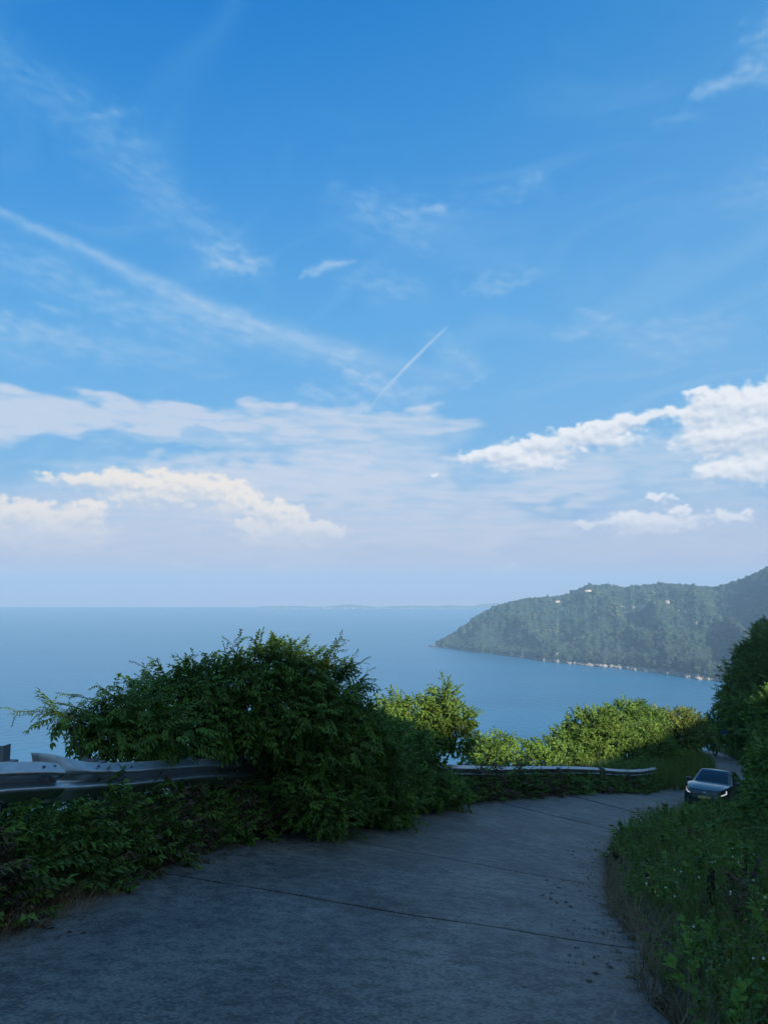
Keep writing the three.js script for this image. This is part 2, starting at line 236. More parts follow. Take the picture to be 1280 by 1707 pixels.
{
  const NA = 420, NT = 90, a0 = 3.1, a1 = 44;
  const g = grid(NA, NT, (i, j) => headland(a0 + (a1 - a0) * i / NA, Math.pow(j / NT, 1.25) * 2));
  colored(g, (x, y, z) => { const r = smooth(14, 3, y + 6 * n2(x / 40, z / 40)), k = 0.5 + 0.5 * fbm(x / 60, z / 60, 3); return [mix(0.05 + 0.03 * k, 0.2 + 0.08 * k, r), mix(0.075 + 0.03 * k, 0.17 + 0.06 * k, r), mix(0.03, 0.14 + 0.05 * k, r)]; });
  structure('headland_hill', g, new THREE.MeshStandardMaterial({ vertexColors: true, roughness: 1 }), 'wooded headland across the bay with pale rocky shore');
  const cut = [[12.3, 0.95], [13.7, 0.9], [15.6, 0.83], [17.6, 0.76], [19.6, 0.66], [21.5, 0.58], [23.4, 0.5]];
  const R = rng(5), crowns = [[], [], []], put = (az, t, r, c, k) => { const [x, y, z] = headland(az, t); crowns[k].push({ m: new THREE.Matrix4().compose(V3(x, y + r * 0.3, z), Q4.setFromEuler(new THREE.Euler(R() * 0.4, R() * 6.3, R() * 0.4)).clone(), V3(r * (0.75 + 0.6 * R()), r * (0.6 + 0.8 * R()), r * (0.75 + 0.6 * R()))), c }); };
  for (let n = 0; n < 82000; n++) {
    const az = 4 + Math.pow(R(), 0.85) * 24, t = 0.02 + R() * 1.06, [x, y, z] = headland(az, t);
    if (y < 4) continue;
    const off = az > 12.3 && az < 23.4 ? t - table(cut, az) : 1;
    if (off > -0.035 && off < 0.01 && n2(az * 1.6, 77) > -0.55) continue;
    const patch = fbm(x / 230 + 5, z / 230, 4) + 0.18 * smooth(9, 15, az), open = smooth(0.12, 0.36, patch) * smooth(0.1, 0.3, t) * smooth(0.98, 0.8, t), v = 0.65 + 0.7 * R();
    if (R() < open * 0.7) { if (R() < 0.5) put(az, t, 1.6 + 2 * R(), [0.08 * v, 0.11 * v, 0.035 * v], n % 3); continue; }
    put(az, t, (2.6 + 4.2 * R() * R() + (R() < 0.1 ? 5 * R() : 0) + (t > 0.85 ? 4 * R() * R() : 0)), [mix(0.01, 0.024, R() * R()) * v, mix(0.028, 0.048, R() * R()) * v, 0.019 * v], n % 3);  // crown colours darkened to include the inner shade that the plain lumps lack
  }
  const crownMat = new THREE.MeshStandardMaterial({ roughness: 1 });
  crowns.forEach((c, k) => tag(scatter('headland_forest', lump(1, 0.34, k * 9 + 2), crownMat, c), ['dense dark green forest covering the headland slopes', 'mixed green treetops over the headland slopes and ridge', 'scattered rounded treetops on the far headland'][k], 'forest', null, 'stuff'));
  const rocks = [];
  for (let n = 0; n < 3200; n++) {
    const az = n < 500 ? 3.3 + R() * 8 : 11.2 + R() * 11.3, [x, , z] = headland(az, 0.002 + R() * R() * 0.035), pale = smooth(11, 12, az) * (n2(az * 2.2, 40) > -0.45 ? 1 : 0.4), s = (1.3 + 3.2 * R() * R()) * (az < 11 ? 0.9 : 1), v = 0.8 + 0.4 * R();
    rocks.push({ m: new THREE.Matrix4().compose(V3(x, 0.6 + R() * 2.2, z), new THREE.Quaternion().setFromEuler(new THREE.Euler(R() * 6, R() * 6, R() * 6)), V3(s * (0.8 + R()), s * (0.5 + 0.4 * R()), s * (0.8 + R()))), c: [mix(0.1, 0.27, pale) * v, mix(0.09, 0.235, pale) * v, mix(0.085, 0.2, pale) * v] });
  }
  for (let n = 0; n < 16; n++) { const [x, y, z] = headland(12.15 + R() * 0.45, 0.012 + R() * 0.05), s = 2 + 3.5 * R(); rocks.push({ m: new THREE.Matrix4().compose(V3(x, y + 1, z), new THREE.Quaternion().setFromEuler(new THREE.Euler(R() * 6, R() * 6, R() * 6)), V3(s, s * 1.2, s)), c: [0.36, 0.29, 0.24] }); }
  tag(scatter('shore_rocks', lump(1, 0.25, 4), new THREE.MeshStandardMaterial({ roughness: 1, flatShading: true }), rocks), 'pale boulders along the foot of the headland', 'rocks', null, 'stuff');
  // the road cut into the slope: pale earth bank following the hillside
  const NC = 160;
  const strip = grid(NC, 3, (i, j) => { const az = mix(12.3, 23.4, i / NC), k = table(cut, az) + 0.004 * n2(az * 4, 1), [x, y, z] = headland(az, k), w = Math.max(0.35, 0.9 + 0.7 * n2(az * 2.3, 6) + 0.4 * n2(az * 6, 16)); return [x, y + [-3, 0.6, 1.2, 7][j] * w + 1.5, z + [7, 5, 0, -3][j]]; });
  structure('hillside_road', strip, new THREE.MeshStandardMaterial({ color: rgb(0.42, 0.35, 0.26), roughness: 1, side: THREE.DoubleSide }), 'pale road cut running across the headland slope');
}
// foam left on the water by a passing boat
{
  const g = grid(40, 1, (i, j) => { const k = i / 40; return [mix(-560, -310, k), 0.25, -4020 + 12 * n2(k * 3, 2) + (j ? -1 : 1) * 9 * Math.sin(Math.PI * k) * (0.6 + 0.4 * n2(k * 9, 5))]; });
  const o = structure('foam_streak', g, new THREE.MeshStandardMaterial({ color: rgb(0.55, 0.58, 0.6), roughness: 0.8 }), 'thin pale foam streak on the sea'); o.userData.kind = 'stuff'; o.userData.category = 'foam';
}
// far shore on the horizon: low hills and a pale strip of town
{
  const g = grid(80, 1, (i, j) => [-1500 + i * 75, j ? Math.max(0, 18 + 26 * fbm(i * 0.09, 4, 3) + 90 * Math.exp(-(((i - 46) / 9) ** 2)) * (1 + 0.3 * n2(i * 0.4, 1))) : -2, -SEA_FAR + 260 - j * 60]);
  structure('distant_hills', g, new THREE.MeshStandardMaterial({ color: rgb(0.07, 0.09, 0.05), roughness: 1, side: THREE.DoubleSide }), 'faint low hills on the horizon');
  const R = rng(8), town = [];
  for (let n = 0; n < 60; n++) { const x = -1250 + R() * 2300, h = 6 + 22 * R() * R(); town.push({ m: new THREE.Matrix4().compose(V3(x, h / 2, -SEA_FAR + 700 + R() * 300), new THREE.Quaternion(), V3(14 + 26 * R(), h, 20)), c: [0.2, 0.195, 0.19] }); }
  tag(scatter('distant_town', new THREE.BoxGeometry(1, 1, 1), new THREE.MeshStandardMaterial({ roughness: 0.9 }), town), 'faint pale buildings of a town on the horizon', 'town', null, 'stuff');
}

// ---------------------------------------------------------------- the road and the hillside it is cut into
// centre line: x, distance ahead, height below the eye; the road falls away and bends to the right round the hill
const LINE = [[-4.2, -60, 9.91], [-2.4, -25, 3.07], [-1.7, -8, -0.05], [-1.2, 0, -1.60], [-0.75, 4.5, -2.45], [-0.4, 7.5, -3.05], [0.15, 10.5, -3.67], [1.3, 14.2, -4.50], [3.2, 18.6, -5.48], [6.2, 23.6, -6.61], [9.8, 28.4, -7.69], [13.3, 33.2, -8.85], [16.8, 38.8, -9.81], [20.4, 45, -10.71], [23.4, 52, -11.85], [26.4, 61, -13.26], [35, 89, -17.81], [50, 135, -29], [92, 230, -62], [150, 330, -98]];
const curve = new THREE.CatmullRomCurve3(LINE.map(([x, d, y]) => V3(x, EYE + y, -d)), false, 'centripetal');
const NL = 1400, PTS = curve.getSpacedPoints(NL), LEN = curve.getLength(), STEP = LEN / NL;
const DIR = PTS.map((p, i) => { const a = PTS[Math.max(0, i - 1)], b = PTS[Math.min(NL, i + 1)], v = V3(b.x - a.x, 0, b.z - a.z); return v.normalize(); });
const HALF = 2.45, TILT = 0.045;
function onRoad(s, t) {                                 // a point of the road's surface: s metres along, t metres to the right of the centre
  const k = clamp(s / STEP, 0, NL - 1.001), i = Math.floor(k), f = k - i, p = PTS[i].clone().lerp(PTS[i + 1], f), d = DIR[i].clone().lerp(DIR[i + 1], f).normalize();
  return V3(p.x - d.z * t, p.y - t * TILT, p.z + d.x * t);
}
function toRoad(x, z) {                                 // [s, t] of the nearest place of the centre line
  let best = 1e12, bi = 0;
  for (let i = 0; i <= NL; i += 20) { const q = (PTS[i].x - x) ** 2 + (PTS[i].z - z) ** 2; if (q < best) { best = q; bi = i; } }
  const from = Math.max(0, bi - 20), to = Math.min(NL, bi + 20); best = 1e12;
  for (let i = from; i <= to; i++) { const q = (PTS[i].x - x) ** 2 + (PTS[i].z - z) ** 2; if (q < best) { best = q; bi = i; } }
  const p = PTS[bi], d = DIR[bi], dx = x - p.x, dz = z - p.z;
  return [bi * STEP + dx * d.x + dz * d.z, -d.z * dx + d.x * dz, bi];
}
function ground(x, z, rt) {
  const [, t, i] = rt ?? toRoad(x, z), d = -z, road = PTS[i].y - clamp(t, -HALF - 0.3, HALF + 0.6) * TILT;
  if (t < 0) {
    const u = -t - HALF;
    if (u <= 0) return road - 0.17;
    const berm = u < 0.55 ? -0.05 + 0.22 * smooth(0, 0.45, u) : 0.17 - Math.max(0, u - 1.1) * table([[24, 0.72], [36, 0.26], [60, 0.3], [90, 0.6]], d) * smooth(1.1, 2.6, u);
    return road + berm + 0.05 * n2(x * 1.1, z * 1.1) * smooth(0, 0.5, u) + smooth(3, 30, u) * 3 * fbm(x / 18, z / 18, 3);
  }
  const u = t - HALF;
  if (u <= 0) return road - 0.17;
  const bank = road - 0.04 + 0.07 * Math.min(u, 2.6) + Math.max(0, u - 2.4) * 0.6 + 0.06 * n2(x * 0.9, z * 0.9) * smooth(0, 0.6, u) + smooth(4, 20, u) * 1.2 * fbm(x / 11, z / 11, 3);
  // the crest of the hill, which keeps the late sun off the road
  const crest = EYE + Math.max(5.2 + 0.206 * x - 0.441 * d, -0.9 + 0.374 * x - 0.3 * d) - 0.0068 * Math.max(0, d) + 40 * smooth(54, 66, 0.766 * x + 0.643 * d) + 0.8 * fbm(x / 9, z / 9, 3) - 0.1 * Math.max(0, x - 70);
  return Math.min(bank, Math.max(crest, road + 0.3 * Math.min(u, 40)));
}
{
  const NX = 190, NZ = 230, spread = (k, a, b) => a + (b - a) * (Math.sinh(3.2 * (2 * k - 1)) / Math.sinh(3.2) + 1) / 2;
  const g = grid(NX, NZ, (i, j) => { const x = spread(i / NX, -300, 312), z = -spread(j / NZ, -200, 216) - 0; const zz = z < -216 ? z : z; return [x, Math.max(-8, ground(x, zz)), zz]; });
  colored(g, (x, y, z) => { const k = 0.5 + 0.5 * fbm(x / 2.2, z / 2.2, 4), m = 0.5 + 0.5 * fbm(x / 9 + 4, z / 9, 3); return [mix(0.035, 0.075, k), mix(0.045, 0.06, m), mix(0.018, 0.03, k)]; });
  structure('hillside_ground', g, new THREE.MeshStandardMaterial({ vertexColors: true, roughness: 1 }), 'overgrown hillside ground beside the road');
}
// far slopes of the same hill, down to the water
{
  const g = grid(80, 90, (i, j) => { const x = -420 + i * 11.5, z = -215 - j * 4.2; return [x, Math.max(-6, ground(x, z) - 0.4), z]; });
  colored(g, () => [0.05, 0.06, 0.028]);
  structure('lower_slope', g, new THREE.MeshStandardMaterial({ vertexColors: true, roughness: 1 }), 'green lower slope falling to the sea');
}
// the concrete carriageway: one slab after the other, with open joints between them
const S0 = toRoad(0, 0)[0];
const concrete = (() => {
  const N = 1280, map = texture(N, (x, y) => {
    const blot = tileFbm(x, y, 7, 4, 2), mid = tileFbm(x, y, 40, 4, 21), grit = tileNoise(x, y, 330, 5), pit = tileNoise(x, y, 150, 9), hair = Math.abs(tileFbm(x, y, 9, 4, 51));
    let v = 0.5 + 0.2 * blot + 0.27 * mid + 0.3 * grit;
    v *= mix(0.6, 1, smooth(-0.45, 0.1, pit + 0.9 * mid + 0.5 * blot));
    v *= mix(0.7, 1, smooth(0, 0.005, hair));
    return [v, v * 0.97, v * 0.92];
  }), bump = texture(768, (x, y) => 0.5 + 0.35 * tileFbm(x, y, 50, 3, 8) + 0.22 * tileNoise(x, y, 250, 4));
  map.repeat.set(1 / 7.3, 1 / 7.3); bump.repeat.set(1 / 4.1, 1 / 4.1);
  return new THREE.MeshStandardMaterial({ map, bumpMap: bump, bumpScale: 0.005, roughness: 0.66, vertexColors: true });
})();
{
  const road = new THREE.Group(); road.name = 'concrete_road'; scene.add(road); tag(road, 'cracked grey concrete road bending right down the hill', null, null, 'structure');
  const joints = [-40, -20, -14, -8, -2.6, 2.9, 8.35, 12.9, 17.9, 23.3, 28.6, 33.8, 39, 44.5, 50, 56, 62, 70, 80, 92, 106, 122], R = rng(77);
  for (let n = 0; n + 1 < joints.length; n++) {
    const gap = (k) => k === 6 ? 0.045 : k > 6 && k < 12 ? 0.03 : 0.02, a = S0 + joints[n] + gap(n), b = S0 + joints[n + 1] - gap(n + 1), near = joints[n] < 30, nu = near ? 26 : 8, nv = near ? Math.ceil((b - a) * 4) : 10, lift = (R() - 0.5) * 0.022, tone = 0.94 + 0.12 * R(), skew = -0.22 * smooth(2, 6, joints[n + 1]) * smooth(50, 30, joints[n]);
    const top = (t, s) => { const sk = s + skew * t, v = onRoad(sk, t); v.y += lift + 0.012 * n2(v.x * 0.5, v.z * 0.5); return v; };
    const edge = (s) => HALF + 0.07 * n2(s * 1.3, 4) + 0.05 * n2(s * 4.5, 9), wob = (s) => 0.006 * n2(s * 3.1, 2);
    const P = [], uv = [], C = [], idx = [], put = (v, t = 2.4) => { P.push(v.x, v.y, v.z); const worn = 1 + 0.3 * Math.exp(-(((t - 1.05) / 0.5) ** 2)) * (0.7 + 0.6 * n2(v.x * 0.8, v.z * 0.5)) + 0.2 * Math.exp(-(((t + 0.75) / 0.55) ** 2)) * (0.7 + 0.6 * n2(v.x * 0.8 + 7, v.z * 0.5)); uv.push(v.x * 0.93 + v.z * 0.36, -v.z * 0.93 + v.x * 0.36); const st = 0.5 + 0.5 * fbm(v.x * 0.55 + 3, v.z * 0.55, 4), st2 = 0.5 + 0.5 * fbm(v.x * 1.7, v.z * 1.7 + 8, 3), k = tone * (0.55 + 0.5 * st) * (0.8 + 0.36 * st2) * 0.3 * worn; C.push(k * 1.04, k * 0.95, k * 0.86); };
    for (let j = 0; j <= nv; j++) for (let i = 0; i <= nu; i++) { const q = 2 * i / nu - 1, sj = mix(a, b, j / nv) + (j === 0 || j === nv ? wob(q * 3 + n * 9) + 0.004 * n2(q * 19, n) : 0), e = edge(sj) + (q > 0 ? 0.3 * smooth(5.6, 8.6, sj - S0) * smooth(19, 13, sj - S0) : 0); put(top(q * e, sj), q * e); }
    for (let j = 0; j < nv; j++) for (let i = 0; i < nu; i++) { const k = j * (nu + 1) + i; idx.push(k, k + 1, k + nu + 1, k + 1, k + nu + 2, k + nu + 1); }
    // the slab's sides
    const rim = []; for (let i = 0; i <= nu; i++) rim.push(i); for (let j = 1; j <= nv; j++) rim.push(j * (nu + 1) + nu); for (let i = nu - 1; i >= 0; i--) rim.push(nv * (nu + 1) + i); for (let j = nv - 1; j >= 1; j--) rim.push(j * (nu + 1));
    const base = P.length / 3;
    for (const k of rim) for (const dy of [0, -0.14]) put(V3(P[k * 3], P[k * 3 + 1] + dy, P[k * 3 + 2]));
    for (let k = 0; k < rim.length; k++) { const c = base + 2 * k, d = base + 2 * ((k + 1) % rim.length); idx.push(c, c + 1, d, d, c + 1, d + 1); }
    const g = new THREE.BufferGeometry(); g.setAttribute('position', new THREE.Float32BufferAttribute(P, 3)); g.setAttribute('uv', new THREE.Float32BufferAttribute(uv, 2)); g.setAttribute('color', new THREE.Float32BufferAttribute(C, 3)); g.setIndex(idx); g.computeVertexNormals();
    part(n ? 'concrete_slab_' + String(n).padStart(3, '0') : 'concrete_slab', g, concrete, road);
  }
}

// ---------------------------------------------------------------- guardrail
const sAt = (d) => { let lo = 0, hi = NL; while (hi - lo > 1) { const m = (lo + hi) >> 1; if (-PTS[m].z < d) lo = m; else hi = m; } return lo * STEP; };
const railTop = [[-10, 1.22], [7, 1.24], [9, 1.18], [11, 1.17], [20, 1.03], [25, 0.9], [60, 0.86]];
const RAIL_T = -(HALF + 0.42);
const railPoint = (s) => { const v = onRoad(s, RAIL_T); v.y += table(railTop, -v.z) + 0.004 * n2(s * 0.7, 3); v.x += 0.008 * n2(s * 0.5, 8); return v; };
const galvanised = (() => {
  const map = texture(512, (x, y) => { const v = 0.62 + 0.2 * tileFbm(x, y, 8, 5, 4) + 0.1 * tileFbm(x, y, 60, 2, 6), rust = 0.7 * smooth(0.3, 0.55, tileFbm(x, y, 6, 5, 61)); return [mix(v, v * 0.72, rust), mix(v, v * 0.58, rust), mix(v * 1.02, v * 0.45, rust)]; });
  map.repeat.set(1.3, 1.3);
  return new THREE.MeshStandardMaterial({ map, color: rgb(0.6, 0.62, 0.65), metalness: 0.9, roughness: 0.4, side: THREE.DoubleSide });
})();
const darkSteel = new THREE.MeshStandardMaterial({ color: rgb(0.16, 0.17, 0.18), metalness: 0.4, roughness: 0.6 });
const wShape = new THREE.CatmullRomCurve3([[0.012, -0.31], [0.02, -0.298], [0.08, -0.232], [0.086, -0.215], [0.08, -0.198], [0.006, -0.163], [0, -0.155], [0.006, -0.147], [0.078, -0.102], [0.086, -0.085], [0.08, -0.068], [0.012, -0.008], [0.006, 0.002]].map(([a, b]) => V3(a * 1.12, b * 1.14, 0)), false, 'catmullrom', 0.15).getPoints(44);
function beam(s0, s1, { back = 0, warp } = {}) {        // the W-shaped sheet between two places, towards the road on its bulging side
  const n = Math.max(6, Math.ceil((s1 - s0) / 0.12)), m = wShape.length;
  return mergeGeometries([0, 0.004].map((off) => grid(n, m - 1, (i, j) => {
    const s = mix(s0, s1, i / n), a = railPoint(s), b = railPoint(s + 0.05), f = V3(b.x - a.x, 0, b.z - a.z).normalize(), r = V3(-f.z, 0, f.x);   // r: to the right, the road's side
    let [p, q] = [wShape[j].x - off - back, wShape[j].y];
    let lift = 0;
    if (warp) [p, q, lift] = warp(s - s0, p, q, j / (m - 1));
    return [a.x + r.x * p, a.y + q + lift, a.z + r.z * p];
  }, (i, j) => [mix(s0, s1, i / n) * 0.6, wShape[j].y * 1.7 + s0])));
}
function post(s, above, name, parent) {
  const a = railPoint(s), f = DIR[Math.round(clamp(s / STEP, 0, NL))], r = V3(-f.z, 0, f.x), c = a.clone().addScaledVector(r, -0.16), g0 = ground(c.x, c.z) - 0.5, h = a.y + above - g0;
  const web = new THREE.Shape([[-0.055, -0.075], [0.055, -0.075], [0.055, -0.068], [-0.048, -0.068], [-0.048, 0.068], [0.055, 0.068], [0.055, 0.075], [-0.055, 0.075]].map(([x, y]) => new THREE.Vector2(x, y)));
  const g = new THREE.ExtrudeGeometry(web, { depth: h, bevelEnabled: false }); g.rotateX(-Math.PI / 2); g.rotateY(Math.atan2(r.x, r.z)); g.translate(c.x, g0, c.z);
  const o = part('post', g, darkSteel, parent);
  const blk = new THREE.BoxGeometry(0.13, 0.3, 0.12); blk.rotateY(Math.atan2(r.x, r.z)); const q = a.clone().addScaledVector(r, -0.07); blk.translate(q.x, q.y - 0.14, q.z);
  part('spacer_block', blk, darkSteel, o);
  return o;
}
function bolts(list, parent) { for (const [s, y] of list) { const a = railPoint(s), f = DIR[Math.round(s / STEP)], r = V3(-f.z, 0, f.x), depth = table([[-0.31, 0.02], [-0.215, 0.086], [-0.155, 0.002], [-0.085, 0.086], [0, 0.01]], y), g = new THREE.CylinderGeometry(0.014, 0.016, 0.022, 6); g.rotateX(Math.PI / 2); g.rotateY(Math.atan2(r.x, r.z)); g.translate(a.x + r.x * (depth + 0.012), a.y + y, a.z + r.z * (depth + 0.012)); part('bolt', g, darkSteel, parent); } }
{
  const sA = sAt(1.2), sB = sAt(7.45), sC = sAt(9.0), sD = sAt(13.2), sE = sAt(18.8);
  const g1 = thing('guardrail', 'galvanised guardrail beam with blunt open end overlapping the next beam', 'guardrail', [0, 0, 0], 'guardrails along the outer road edge');
  part('beam', beam(sA, sB - 0.02, { warp: (u, p, q) => { const e = smooth(sB - sA - 0.35, sB - sA, u); return [p + 0.03 * e, q * (1 - 0.05 * e) - 0.012 * e, 0]; } }), galvanised, g1);
  post(sAt(6.85), 0.15, 'post', g1); post(sAt(4.2), 0.02, 'post', g1);
  bolts([[sB - 0.28, -0.045], [sB - 0.1, -0.04], [sB - 0.2, -0.155], [sB - 0.28, -0.24]], g1);
  const plate = new THREE.BoxGeometry(0.07, 0.05, 0.015); const pp = railPoint(sB - 0.2); plate.rotateY(-0.3); plate.translate(pp.x + 0.1, pp.y - 0.17, pp.z); part('clamp_plate', plate, galvanised, g1);
  const g2 = thing('guardrail', 'dented guardrail with flattened upturned end running into the leafy shrub', 'guardrail', [0, 0, 0], 'guardrails along the outer road edge');
  part('beam', beam(sB - 0.22, sC, { back: 0.02, warp: (u, p, q, k) => { const e = smooth(0.95, 0.2, u); return [mix(p, 0.0 - 0.1 * (k > 0.5 ? (k - 0.5) * 2 : 0) - 0.03, e), q * (1 + 0.06 * e), e * 0.1 * smooth(0.45, 1, k) - 0.02 * e]; } }), galvanised, g2);
  part('beam', beam(sC - 0.3, sD, { back: 0.008 }), galvanised, g2);
  part('beam', beam(sD - 0.3, sE, { back: 0.012 }), galvanised, g2);
  for (const d of [8.55, 10.5, 12.5, 15, 17.5]) post(sAt(d), d < 9 ? 0.05 : 0.0, 'post', g2);
  bolts([[sC - 0.25, -0.04], [sC - 0.1, -0.04], [sC - 0.25, -0.2], [sC - 0.1, -0.2], [sB + 0.75, -0.035], [sB + 0.95, -0.05], [sC - 0.17, -0.155]], g2);
  const g3 = thing('guardrail', 'far pale guardrail curving round the bend in front of sunlit shrubs', 'guardrail', [0, 0, 0], 'guardrails along the outer road edge');
  const cuts = [18.4, 21.5, 24.3, 27.0, 29.9];
  for (let k = 0; k + 1 < cuts.length; k++) part('beam', beam(sAt(cuts[k]) - 0.25, sAt(cuts[k + 1]), { back: k % 2 ? 0.008 : 0 }), galvanised, g3);
  for (const d of [19.5, 21.6, 23.6, 25.5, 27.3, 29.2]) post(sAt(d), 0.03, 'post', g3);
  const g4 = thing('guardrail', 'short last length of guardrail ending in grass near the car', 'guardrail', [0, 0, 0], 'guardrails along the outer road edge');
  part('beam', beam(sAt(30.3), sAt(36.6)), galvanised, g4);
  for (const d of [30.4, 32.4, 34.4, 36.3]) post(sAt(d), 0.03, 'post', g4);
}

// ---------------------------------------------------------------- the car, facing uphill towards the lookout
{
  const s = sAt(33.4), p = onRoad(s, 0.55), q = onRoad(s - 1.3, 0.55), fwd = q.clone().sub(p).normalize(), right = V3(0, 1, 0).cross(fwd).normalize(), up = fwd.clone().cross(right);
  const car = thing('parked_car', 'dark blue sedan with bright headlights on the road beyond the weeds', 'car');
  car.matrixAutoUpdate = true; car.position.copy(p); car.quaternion.setFromRotationMatrix(new THREE.Matrix4().makeBasis(right, up, fwd));
  const paint = new THREE.MeshPhysicalMaterial({ color: rgb(0.008, 0.013, 0.03), roughness: 0.35, metalness: 0.3, clearcoat: 1, clearcoatRoughness: 0.04 });
  const glass = new THREE.MeshPhysicalMaterial({ color: rgb(0.006, 0.007, 0.009), roughness: 0.04, ior: 1.52 }), black = new THREE.MeshStandardMaterial({ color: rgb(0.012, 0.012, 0.013), roughness: 0.6 }), chrome = new THREE.MeshStandardMaterial({ color: rgb(0.7, 0.71, 0.73), metalness: 1, roughness: 0.18 });
  const lens = new THREE.MeshPhysicalMaterial({ color: rgb(0.75, 0.77, 0.8), roughness: 0.08, clearcoat: 1, emissive: rgb(1, 0.97, 0.9), emissiveIntensity: 0.3 }), lampDark = new THREE.MeshPhysicalMaterial({ color: rgb(0.03, 0.035, 0.045), roughness: 0.1, clearcoat: 1 });
  const plateMat = new THREE.MeshStandardMaterial({ color: rgb(0.5, 0.38, 0.12), roughness: 0.5 }), rubber = new THREE.MeshStandardMaterial({ color: rgb(0.015, 0.015, 0.015), roughness: 0.9 }), alloy = new THREE.MeshStandardMaterial({ color: rgb(0.45, 0.46, 0.48), metalness: 0.9, roughness: 0.3 });
  const topY = (z) => table([[-2.2, 0.93], [-2.0, 1.0], [-1.5, 1.02], [-1, 0.98], [0, 0.95], [0.95, 0.95], [1.4, 0.91], [1.85, 0.83], [2.08, 0.74], [2.2, 0.69]], z);
  const pw = (c, n) => Math.sign(c) * Math.pow(Math.abs(c), 2 / n);
  const shell = (th, k, off = 0) => {                   // lower body: th round the car (90 degrees is the nose), k from the sill (0) to the shoulder (1)
    const c = Math.cos(th * D2R), sn = Math.sin(th * D2R), bulge = 1 - 0.1 * Math.pow(Math.abs(k - 0.5) * 2, 3), W = 0.87 * (0.93 + 0.07 * bulge) - 0.05 * k * k + off, L = (sn > 0 ? 2.2 : 2.16) - 0.1 * Math.pow(Math.max(0, k - 0.45), 2) * 4 * (sn > 0 ? 0.35 : 0.2) - (k < 0.12 ? 0.05 : 0) + off;
    const x = W * pw(c, 5), z = L * pw(sn, 5);
    return [x, 0.2 + (topY(z) - 0.2) * k, z];
  };
  const cabin = (th, k, off = 0) => {
    const c = Math.cos(th * D2R), sn = Math.sin(th * D2R), e = k + 0.12 * k * (1 - k), W = mix(0.8, 0.575, e) + off, f = mix(1.08, 0.22, e) + off, b = mix(1.78, 0.95, Math.pow(k, 1.2)) + off;
    return [W * pw(c, 6), 0.93 + 0.5 * (k + 0.25 * k * (1 - k)) + (k > 0.99 ? off : 0), (sn > 0 ? f : b) * pw(sn, 6)];
  };
  const closed = (fn, top, nk = 14, nt = 72) => {        // the wall all round and the lid over it
    const wall = grid(nt, nk, (i, j) => fn(-360 * i / nt, j / nk)), lid = grid(nt, 8, (i, j) => { const [x, y, z] = fn(-360 * i / nt, 1), r = 1 - j / 8; return [x * r, top(x * r, y, z * r, r), z * r]; });
    return mergeGeometries([wall, lid]);
  };
  const body = part('body', closed(shell, (x, y, z, r) => topY(z) + 0.045 * (1 - r * r) * 0.9), paint, car);
  const patch = (fn, t0, t1, k0, k1, off, nu = 12, nv = 5) => grid(nu, nv, (i, j) => { const th = mix(t1, t0, i / nu), u = i / nu; return fn(th, mix(typeof k0 === 'function' ? k0(1 - u) : k0, typeof k1 === 'function' ? k1(1 - u) : k1, j / nv), off); });
  part('roof', closed(cabin, (x, y, z, r) => y + 0.035 * (1 - r * r)), paint, car);
  part('windshield', patch(cabin, 58, 122, 0.06, 0.9, 0.008, 20, 8), glass, car);
  part('rear_window', patch(cabin, 238, 302, 0.1, 0.88, 0.008, 20, 8), glass, car);
  for (const [a, b] of [[3, 46], [-40, -2], [134, 177], [182, 220]]) part('side_window', patch(cabin, a, b, 0.08, 0.86, 0.006, 10, 6), glass, car);
  for (const m of [1, -1]) {
    const T = (a, b) => m > 0 ? [a, b] : [180 - b, 180 - a];
    const lamp = part('headlight', patch(shell, ...T(43, 70), (u) => 0.66 + 0.06 * (m > 0 ? 1 - u : u), (u) => 0.8 + 0.09 * (m > 0 ? 1 - u : u), 0.008, 12, 5), lampDark, car);
    part('lamp_strip', patch(shell, ...T(41.5, 71), (u) => 0.635 + 0.055 * (m > 0 ? 1 - u : u), (u) => 0.7 + 0.085 * (m > 0 ? 1 - u : u), 0.014, 12, 3), lens, lamp);
    part('lamp_strip', patch(shell, ...T(41, 46), 0.69, 0.88, 0.014, 4, 4), lens, lamp);
    part('fog_lamp_trim', patch(shell, ...T(62, 70), 0.26, 0.5, 0.01, 3, 4), chrome, car);
    part('fog_lamp_recess', patch(shell, ...T(48, 61), 0.24, 0.46, 0.006, 5, 4), black, car);
    const g = new THREE.SphereGeometry(0.1, 12, 8); g.scale(1.05, 0.72, 0.55); g.translate(m * 0.94, 1.0, 0.72); const mir = part('mirror', g, paint, car);
    const arm = new THREE.CylinderGeometry(0.02, 0.03, 0.16, 6); arm.rotateZ(Math.PI / 2); arm.translate(m * 0.83, 0.965, 0.74); part('mirror_arm', arm, black, mir);
    for (const [a, b] of m > 0 ? [[4, 9], [-16, -10]] : [[171, 176], [190, 196]]) part('door_handle', patch(shell, a, b, 0.8, 0.835, 0.02, 4, 2), chrome, car);
    for (const z of [1.36, -1.3]) {
      const wheel = new THREE.Group(); wheel.name = 'wheel'; wheel.position.set(m * 0.77, 0.31, z); car.add(wheel);
      const arch = new THREE.CylinderGeometry(0.36, 0.36, 0.1, 28); arch.rotateZ(Math.PI / 2); arch.translate(m * 0.815, 0.33, z); part('wheel_arch', arch, black, car);
      const tyre = new THREE.LatheGeometry([[0.2, -0.1], [0.29, -0.1], [0.31, -0.07], [0.315, 0], [0.31, 0.07], [0.29, 0.1], [0.2, 0.1]].map(([r, y]) => new THREE.Vector2(r, y)), 28); tyre.rotateZ(Math.PI / 2); tyre.translate(m * 0.015, 0, 0); part('tyre', tyre, rubber, wheel);
